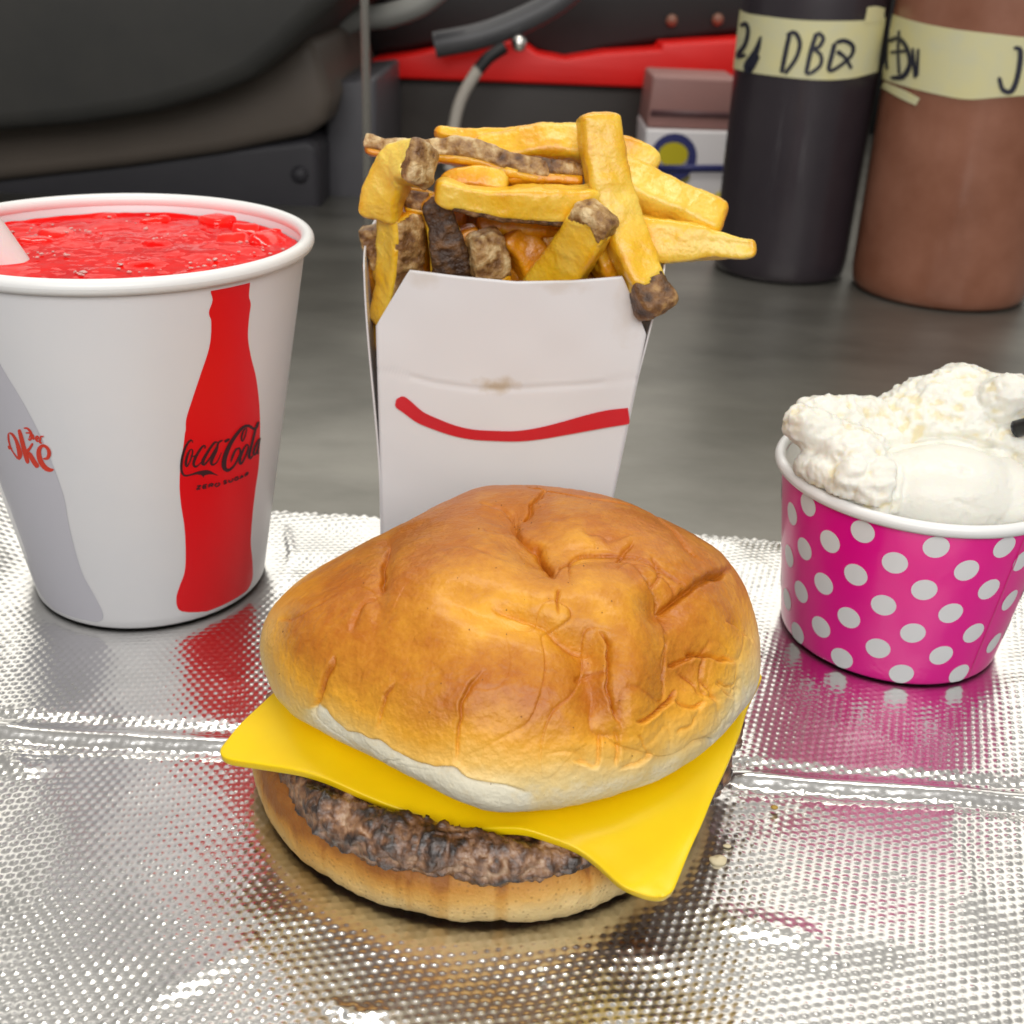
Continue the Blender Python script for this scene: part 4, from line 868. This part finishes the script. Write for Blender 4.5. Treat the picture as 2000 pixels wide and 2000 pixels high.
fry('upright fry with its dark brown skin face toward the front', [(842, 382), (866, 450), (884, 520), (890, 600)], [.2905, .2915, .2925, .294], 9.6, 9, 0, .45, [('side', 90, 52, -.1, 1.1)], (.85, 1.1), .12)
fry('bent pale fry at upper left with a square skin end facing front', [(742, 425), (752, 372), (782, 325), (838, 322)], [.2905, .289, .2865, .2812], 11.2, 11, 0, .10, [('end1', .15)], (.9, .95), .78)
fry('front left fry with a yellow left face and speckled skin right face', [(776, 412), (782, 470), (778, 540), (762, 640)], [.2920, .2922, .2925, .294], 10.8, 10.8, 40, .20, [('side', 92, 42, .04, 1.1)], (1, .85), .66)
fry('skin-covered fry end at the far left edge of the carton', [(727, 436), (736, 480), (762, 545)], [.2985, .2985, .2985], 8.5, 10, 0, .35, [('end0', .72)], (1, 1), .72)
fry('long brown-skinned fry lying level at the top left', [(712, 282), (780, 296), (850, 296), (930, 303), (1000, 325), (1070, 340)], [.300, .299, .2985, .298, .297, .298], 6.2, 8, -10, .55, [('side', 128, 56, -.1, 1.1)], (1.0, 1.05), .62)
fry('thin orange fry tip lying at the back of the top', [(852, 256), (900, 268), (970, 272), (1040, 280)], [.308, .308, .308, .308], 5.0, 8, 10, .42, [], (.45, 1.2))
fry('thick golden fry at the back, left of the tall fry', [(930, 300), (1000, 290), (1060, 278), (1150, 285)], [.3045, .3045, .305, .306], 9.6, 10, 10, .22, [], (.8, 1.1))
fry('dark-skinned fry lying under the golden back fry', [(985, 338), (1060, 340), (1140, 345)], [.297, .2975, .299], 6.6, 8, 0, .6, [('side', 125, 50, -.1, 1.1)], (1, 1), .34)
fry('short yellow fry wedged above the long level fry', [(860, 362), (920, 352), (990, 362)], [.2935, .2935, .295], 7.0, 8, 10, .28, [], (.7, 1))
fry('stubby fry at front center with rough blackened skin knob', [(945, 448), (952, 500), (962, 600)], [.2905, .2910, .2930], 11.2, 10, 20, .50, [('end0', .60)], (.88, 1.0), .60)
fry('broad golden fry at front with flat grey skin top, beside the tall fry', [(1172, 412), (1146, 455), (1108, 512), (1060, 580)], [.2815, .2850, .2900, .295], 11.5, 8.5, -6, .34, [('end0', .15)], (.92, 1.15), .78)
fry('short orange fry tucked under the tall fry at the right corner', [(1165, 470), (1195, 530), (1222, 610)], [.2935, .2935, .2940], 9, 9, 15, .62, [], (1, .9))
fry('brown fry deep in the carton behind the front center gap', [(990, 452), (1030, 500), (1070, 590)], [.297, .297, .297], 10, 9, 15, .80, [], (1, 1))
fry('deep orange fry crossing behind the broad golden fry', [(1110, 440), (1060, 490), (1000, 570)], [.301, .301, .301], 10, 9, 5, .72, [], (1, 1))
fry('orange fry showing between the dark skin fry and the knob', [(902, 440), (922, 500), (928, 600)], [.2955, .2955, .2955], 8, 9, 0, .55, [], (1, 1))
fry('small browned fry piece under the bent pale fry', [(790, 395), (830, 400), (868, 412)], [.2945, .2945, .296], 7, 8, 0, .55, [('side', 90, 40, .0, .5)], (1, 1), .4)
fry('orange fry standing inside the left side of the carton', [(742, 500), (752, 570), (762, 680)], [.3020, .3020, .3020], 9, 9, 0, .60, [], (1, 1))
fry('upright fry deep at the right behind the thick golden tip', [(1215, 400), (1205, 500), (1195, 620)], [.303, .303, .303], 10, 9, 0, .45, [], (1, 1))
fry('brown-edged fry filling the middle of the pile', [(930, 440), (1010, 430), (1130, 445)], [.3005, .3005, .302], 9, 9, 0, .70, [], (1, 1))

for k, (x_, y_) in enumerate([(790, .304), (835, .308), (880, .303), (925, .309), (975, .306), (1030, .309), (1085, .305), (1140, .309), (1190, .309), (812, .299), (960, .3015), (1150, .3005)]):  # gap fillers; their dark toast paints in the shade between the fries
    fry('fry buried deep in the carton, coloured dark brown for the shade behind the front fries', [(x_ + 8 * math.sin(k * 2.1), 400 + 22 * math.sin(k * 1.7)), (x_, 520), (x_ * .97 + 28 - 6 * math.sin(k), 680)], [y_] * 3, 9, 9, 15 * math.sin(k * 3.3), .88, [], (1, 1))

# ------------------------------------------------------------------ squeeze bottles
def cyl_hit(cone, px): return cone.hit(px)
def bottle(label, cx, cy, r, h, col, var, sauce_name):
    t = thing('squeeze_bottle', (cx, cy, CZ), label, 'bottle')
    bm_ = mat(sauce_name, col, .33, var=var, vscale=22, vdetail=5, coat=.25, spec=.4)
    prof = spline([(0, .002), (r * .80, .0015), (r * .90, 0), (r * .965, .002), (r * .992, .008), (r, .02), (r * 1.01, h * .5), (r * 1.02, h * .86), (r * .95, h * .93), (r * .70, h * .97), (r * .45, h)], 90)
    lathe_obj('bottle_body', prof + np.array([0, CZ]), 120, (cx, cy, 0), bm_, t)
    capm = mat('bottle_cap_plastic', (.75, .72, .68), .4)
    lathe_obj('nozzle_cap', np.array([(r * .5, h), (r * .5, h + .014), (r * .44, h + .016), (r * .2, h + .022), (r * .09, h + .06), (r * .05, h + .062), (0, h + .062)]) + np.array([0, CZ]), 60, (cx, cy, 0), capm, t)
    return t
b1 = bottle('squeeze bottle of near-black sauce behind the fries', .1505, .6820, .0384, .175, (.026, .020, .026), (.036, .028, .034), 'black_sauce_bottle')
b2 = bottle('wider squeeze bottle of reddish brown sauce at the right', .2345, .6500, .0478, .190, (.22, .080, .042), (.34, .145, .090), 'brown_sauce_bottle')
TAPE = mat('masking_tape', (.74, .68, .34), .6, var=(.66, .64, .42), vscale=55, bump=.15, bscale=500, bdist=.0003)
MARK = mat('marker_ink', (.014, .015, .03), .5)
S5 = 600 / 1932
def tape_on(parent, cyl, lower, upper, name='tape_label', off=.0006, m=TAPE):
    n = 60; lo = spline(lower, n); up = spline(upper, n); k = 8
    px = np.stack([lo + (up - lo) * i / (k - 1) for i in range(k)], 1).reshape(-1, 2); th, z = cyl.hit(px); P = cyl.pt(th, z, off)
    return mesh_obj(name, P, grid_faces(n, k), m, parent)
c1 = Cone(.1505, .6820, .0384, .0388, .10); c2 = Cone(.2345, .6500, .0478, .0483, .10)
tape_on(b1, c1, [(1426, 132), (1470, 142), (1530, 150), (1600, 156), (1660, 153), (1712, 140)], [(1438, 8), (1456, 24), (1500, 32), (1580, 40), (1680, 40), (1728, 34)])
tape_on(b1, c1, [(1686, 44), (1704, 43), (1722, 40)], [(1692, 14), (1708, 12), (1726, 16)], 'tape_tail', .0009)
tape_on(b2, c2, [(1712, 150), (1760, 166), (1830, 184), (1890, 194), (1950, 190), (2030, 184)], [(1733, 24), (1790, 42), (1860, 56), (1940, 66), (2030, 76)])
tape_on(b2, c2, [(1722, 170), (1760, 192), (1790, 206)], [(1730, 160), (1772, 178), (1798, 192)], 'tape_scrap')
w1 = [[(155, 165, 24), (190, 148, 26), (205, 200, 26), (185, 280, 28), (140, 352, 30), (195, 345, 20)], [(285, 225, 14), (255, 320, 40), (200, 410, 46), (215, 440, 40), (270, 345, 30)],
      [(462, 212, 28), (440, 310, 30), (410, 460, 28)], [(440, 222, 22), (492, 205, 28), (524, 270, 28), (500, 365, 26), (430, 466, 24)],
      [(628, 205, 28), (592, 320, 30), (560, 466, 26)], [(632, 200, 26), (668, 240, 26), (640, 295, 26), (608, 305, 22), (652, 345, 24), (652, 405, 24), (605, 450, 24), (562, 470, 16)],
      [(740, 265, 30), (722, 340, 30), (702, 440, 28), (760, 420, 24), (838, 350, 24), (850, 290, 28), (800, 256, 30), (740, 268, 26)], [(750, 320, 34), (800, 360, 24), (842, 432, 24)]]
w2 = [[(1085, 200, 18), (1074, 340, 22), (1080, 440, 20)], [(1090, 262, 26), (1150, 240, 28), (1202, 300, 28), (1222, 400, 30), (1180, 480, 36), (1100, 490, 22)], [(1155, 190, 18), (1150, 330, 20), (1156, 470, 20)], [(1100, 330, 18), (1200, 320, 22)], [(1240, 300, 18), (1254, 492, 22)], [(1275, 305, 18), (1266, 480, 22)],
      [(1860, 300, 22), (1905, 318, 34), (1892, 460, 34), (1852, 570, 34), (1796, 562, 30), (1772, 480, 26)]]
strokes_on_cone('marker_writing', c1, [to_px([(x, y, q * S5) for x, y, q in s], S5, 1400, 0) for s in w1], .0009, MARK, b1)
for part in (w2[:6], w2[6:]):
    strokes_on_cone('marker_writing', c2, [to_px([(x, y, q * S5) for x, y, q in s], S5, 1400, 0) for s in part], .0009, MARK, b2)

# ------------------------------------------------------------------ things at the back of the counter
DGREY = mat('charcoal_plastic', (.042, .042, .040), .5, var=(.055, .053, .049), vscale=12, bump=.2, bscale=900, bdist=.0004, spec=.25)
BROWNG = mat('taupe_plastic', (.12, .098, .080), .5, var=(.10, .084, .070), vscale=10, spec=.3)
DARKP = mat('dark_slate_plastic', (.030, .029, .034), .5, var=(.038, .036, .042), vscale=14, spec=.3)
SLATE = mat('slate_grey_metal', (.085, .082, .092), .45, var=(.065, .064, .072), vscale=14)
BLACK = mat('black_panel', (.006, .006, .0065), .55)
REDP = mat('red_plastic', (.90, .008, .005), .42, var=(.78, .005, .003), vscale=9)
app = thing('kitchen_appliance', at_y([(300, 420)], .80)[0] * np.array([1, 1, 0]) + np.array([0, 0, CZ]), 'large charcoal appliance with rounded overhanging hood behind the drink cup', 'appliance')
prism('hood', [(-260, 280), (-100, 270), (0, 258), (150, 246), (300, 222), (420, 186), (490, 156), (550, 106), (595, 62), (640, 20), (690, -28), (700, -140), (-260, -140)], .74, .30, DGREY, app, .012)
prism('lower_housing', [(-260, 200), (200, 180), (420, 150), (540, 100), (600, 62), (618, 92), (648, 190), (636, 240), (600, 266), (430, 302), (250, 328), (0, 356), (-260, 380)], .79, .24, BROWNG, app, .010)
prism('base', [(-260, 360), (0, 340), (250, 315), (430, 290), (600, 270), (624, 285), (627, 470), (-260, 470)], .80, .22, DARKP, app, .006)
c = at_y([(585, 341)], .7985)[0]
th = np.linspace(0, 2 * np.pi, 24, endpoint=False)
sc_ = lathe_obj('screw', [(0, .0035), (.0035, .003), (.0055, .001), (.0058, 0)], 24, (0, 0, 0), DARKP)
sc_.parent = app; sc_.location = tuple(c - ORG[app.name]); sc_.rotation_euler = (math.pi / 2, 0, 0)
blk = prism('metal_cabinet', [(634, 160), (735, 150), (738, 470), (634, 470)], .84, .20, SLATE, None, .004, origin=np.append(at_y([(690, 420)], .84)[0][:2], CZ))
tag(blk, 'slate grey metal cabinet corner between the appliance and the lidded bin', 'cabinet')
wallb = box('back_panel', (-1.4, 1.30, CZ - .02), (1.4, 1.34, .22), BLACK, kind='structure')
bin_ = thing('storage_bin', np.append(at_y([(1000, 400)], 1.0)[0][:2], CZ), 'dark bin with a bright red lid behind the fries', 'bin')
prism('bin_body', [(738, 140), (1300, 160), (1300, 480), (738, 480)], 1.0, .2, mat('bin_brown', (.050, .040, .033), .5, var=(.040, .032, .028), vscale=10), bin_, .004)
prism('red_lid', [(722, 152), (722, 118), (800, 108), (900, 90), (960, 76), (1020, 86), (1050, 106), (1105, 116), (1180, 104), (1290, 98), (1292, 86), (1500, 74), (1500, 168), (1260, 172), (1000, 162)], .985, .18, REDP, bin_, .003)
# black canister set on the bin, hoses and knobs
pan = prism('black_machine', [(700, -120), (1500, -120), (1500, 60), (1290, 84), (1180, 100), (1105, 122), (1040, 100), (1000, 62), (900, 78), (800, 100), (716, 112)], 1.03, .16, BLACK, None, .006, origin=at_y([(1000, 110)], 1.03)[0])
tag(pan, 'black machine above the red lid at the back', 'machine')
for q in ((1312, 40), (1402, 38)):
    o = lathe_obj('indicator_knob', [(0, .0035), (.003, .003), (.0045, .001), (.0048, 0)], 20, (0, 0, 0), mat('dull_copper_knob', (.25, .12, .08), .4), pan)
    ORG[o.name] = np.zeros(3); o.data.transform(Matrix.Translation(tuple(ORG[pan.name])))
    o.rotation_euler = (math.pi / 2, 0, 0); o.location = tuple(at_y([q], 1.027)[0] - ORG[pan.name])
h1 = tube_obj('bent_hose', at_y([(640, 60), (700, 38), (760, 30), (820, 8), (880, -40)], .93), .0085, mat('pale_grey_hose', (.30, .30, .28), .4), origin=at_y([(700, 38)], .93)[0])
tag(h1, 'pale grey curved hose at the top, left of the black machine', 'hose')
h2 = tube_obj('bent_hose', at_y([(850, 88), (940, 70), (1020, 40), (1090, 2), (1150, -50)], .95), .0095, mat('dark_grey_hose', (.085, .085, .09), .4), origin=at_y([(850, 88)], .95)[0])
tag(h2, 'dark grey curved hose crossing above the red lid', 'hose')
cable = thing('cable', at_y([(885, 300)], .93)[0], 'cable with white lower end and black upper end rising behind the fries', 'cable')
tube_obj('white_sleeve', at_y([(878, 330), (886, 250), (902, 190), (936, 132)], .93), .0045, mat('white_cable', (.50, .46, .40), .5), cable)
tube_obj('black_sleeve', at_y([(934, 136), (955, 112), (985, 92)], [.93, .932, .936]), .0047, BLACK, cable)
import bmesh
bm = bmesh.new(); bmesh.ops.create_uvsphere(bm, u_segments=24, v_segments=14, radius=.0062); W0 = np.array([v.co for v in bm.verts]); F0 = [[v.index for v in f.verts] for f in bm.faces]; bm.free()
mesh_obj('metal_tip', W0 + at_y([(1014, 84)], .94)[0], F0, mat('bright_steel', (.8, .78, .74), .25, metal=1.0), cable)
strip = prism('clear_strip', [(700, -200), (716, -200), (727, 470), (711, 470)], .72, .004, mat('hazy_clear_plastic', (.50, .48, .42), .25, trans=.75), None, .0008, origin=at_y([(719, 430)], .72)[0])
tag(strip, 'thin hazy clear plastic strip standing upright left of the lidded bin', 'strip')
ctn = thing('printed_box', np.append(at_y([(1340, 420)], .88)[0][:2], CZ), 'white box with blue and yellow emblem between the fries and dark bottle', 'box')
prism('box_body', [(1262, 252), (1440, 258), (1432, 540), (1246, 530)], .88, .08, mat('white_box_card', (.80, .77, .78), .5), ctn, .002)
prism('box_top', [(1276, 148), (1446, 156), (1441, 256), (1262, 249)], .884, .07, mat('mauve_box_card', (.36, .18, .16), .5, var=(.32, .17, .155), vscale=20), ctn, .002)
prism('dark_band', [(1272, 214), (1441, 220), (1440, 232), (1270, 226)], .8832, .001, mat('dark_band_print', (.11, .05, .055), .5), ctn)
def disc(name, px, Y, r, mt, hole=0.0, squash=1.0):
    p = at_y([px], Y)[0]; n = 40; t = np.linspace(0, 2 * np.pi, n, endpoint=False); e = np.stack([np.cos(t), 0 * t, np.sin(t) * squash], -1)
    V = np.vstack([p + e * r, p + e * r * hole]); return mesh_obj(name, V, [(i, (i + 1) % n, n + (i + 1) % n, n + i) for i in range(n)], mt, ctn, smooth=False)
BLUE = mat('blue_print', (.030, .035, .16), .5); YEL = mat('yellow_print', (.60, .50, .01), .5)
disc('emblem_ring', (1315, 308), .8788, .0172, BLUE, .62); disc('emblem_center', (1315, 302), .8784, .0108, YEL, 0.001, .8)
prism('blue_line', [(1285, 322), (1425, 322), (1424, 336), (1285, 336)], .8781, .0004, BLUE, ctn)
disc('emblem_foot', (1325, 346), .8790, .0085, mat('olive_print', (.22, .19, .02), .5), 0.001, .6)
prism('yellow_corner', [(1396, 380), (1428, 362), (1426, 420), (1384, 420)], .8790, .0004, YEL, ctn)

# ------------------------------------------------------------------ small crumbs and drops on the foil
CR = mat('pale_crumb', (.72, .62, .40), .6); GD = mat('golden_crumb', (.45, .28, .05), .6)
def crumb(px, s, mt, label):
    c = at_z([px], .0006)[0]; W = W0 / .0062 * s * np.array([1.2, .8, .6]); W = W * (1 + .3 * vnoise(W + c, 900, 3))[:, None]
    tag(mesh_obj('crumb', W + c, F0, mt, origin=c), label, 'crumb', 'crumbs on the foil')
crumb((1403, 1680), .0014, CR, 'pale flat crumb on the foil right of the cheese corner')
crumb((1420, 1652), .0007, CR, 'tiny pale crumb just above the larger crumb beside the cheese')
crumb((1513, 1577), .0007, GD, 'tiny golden crumb on the foil just below the fold line at right')
crumb((1055, 1893), .0006, mat('clear_grease_drop', (.75, .72, .62), .08), 'small clear grease drop on the foil in front of the burger')
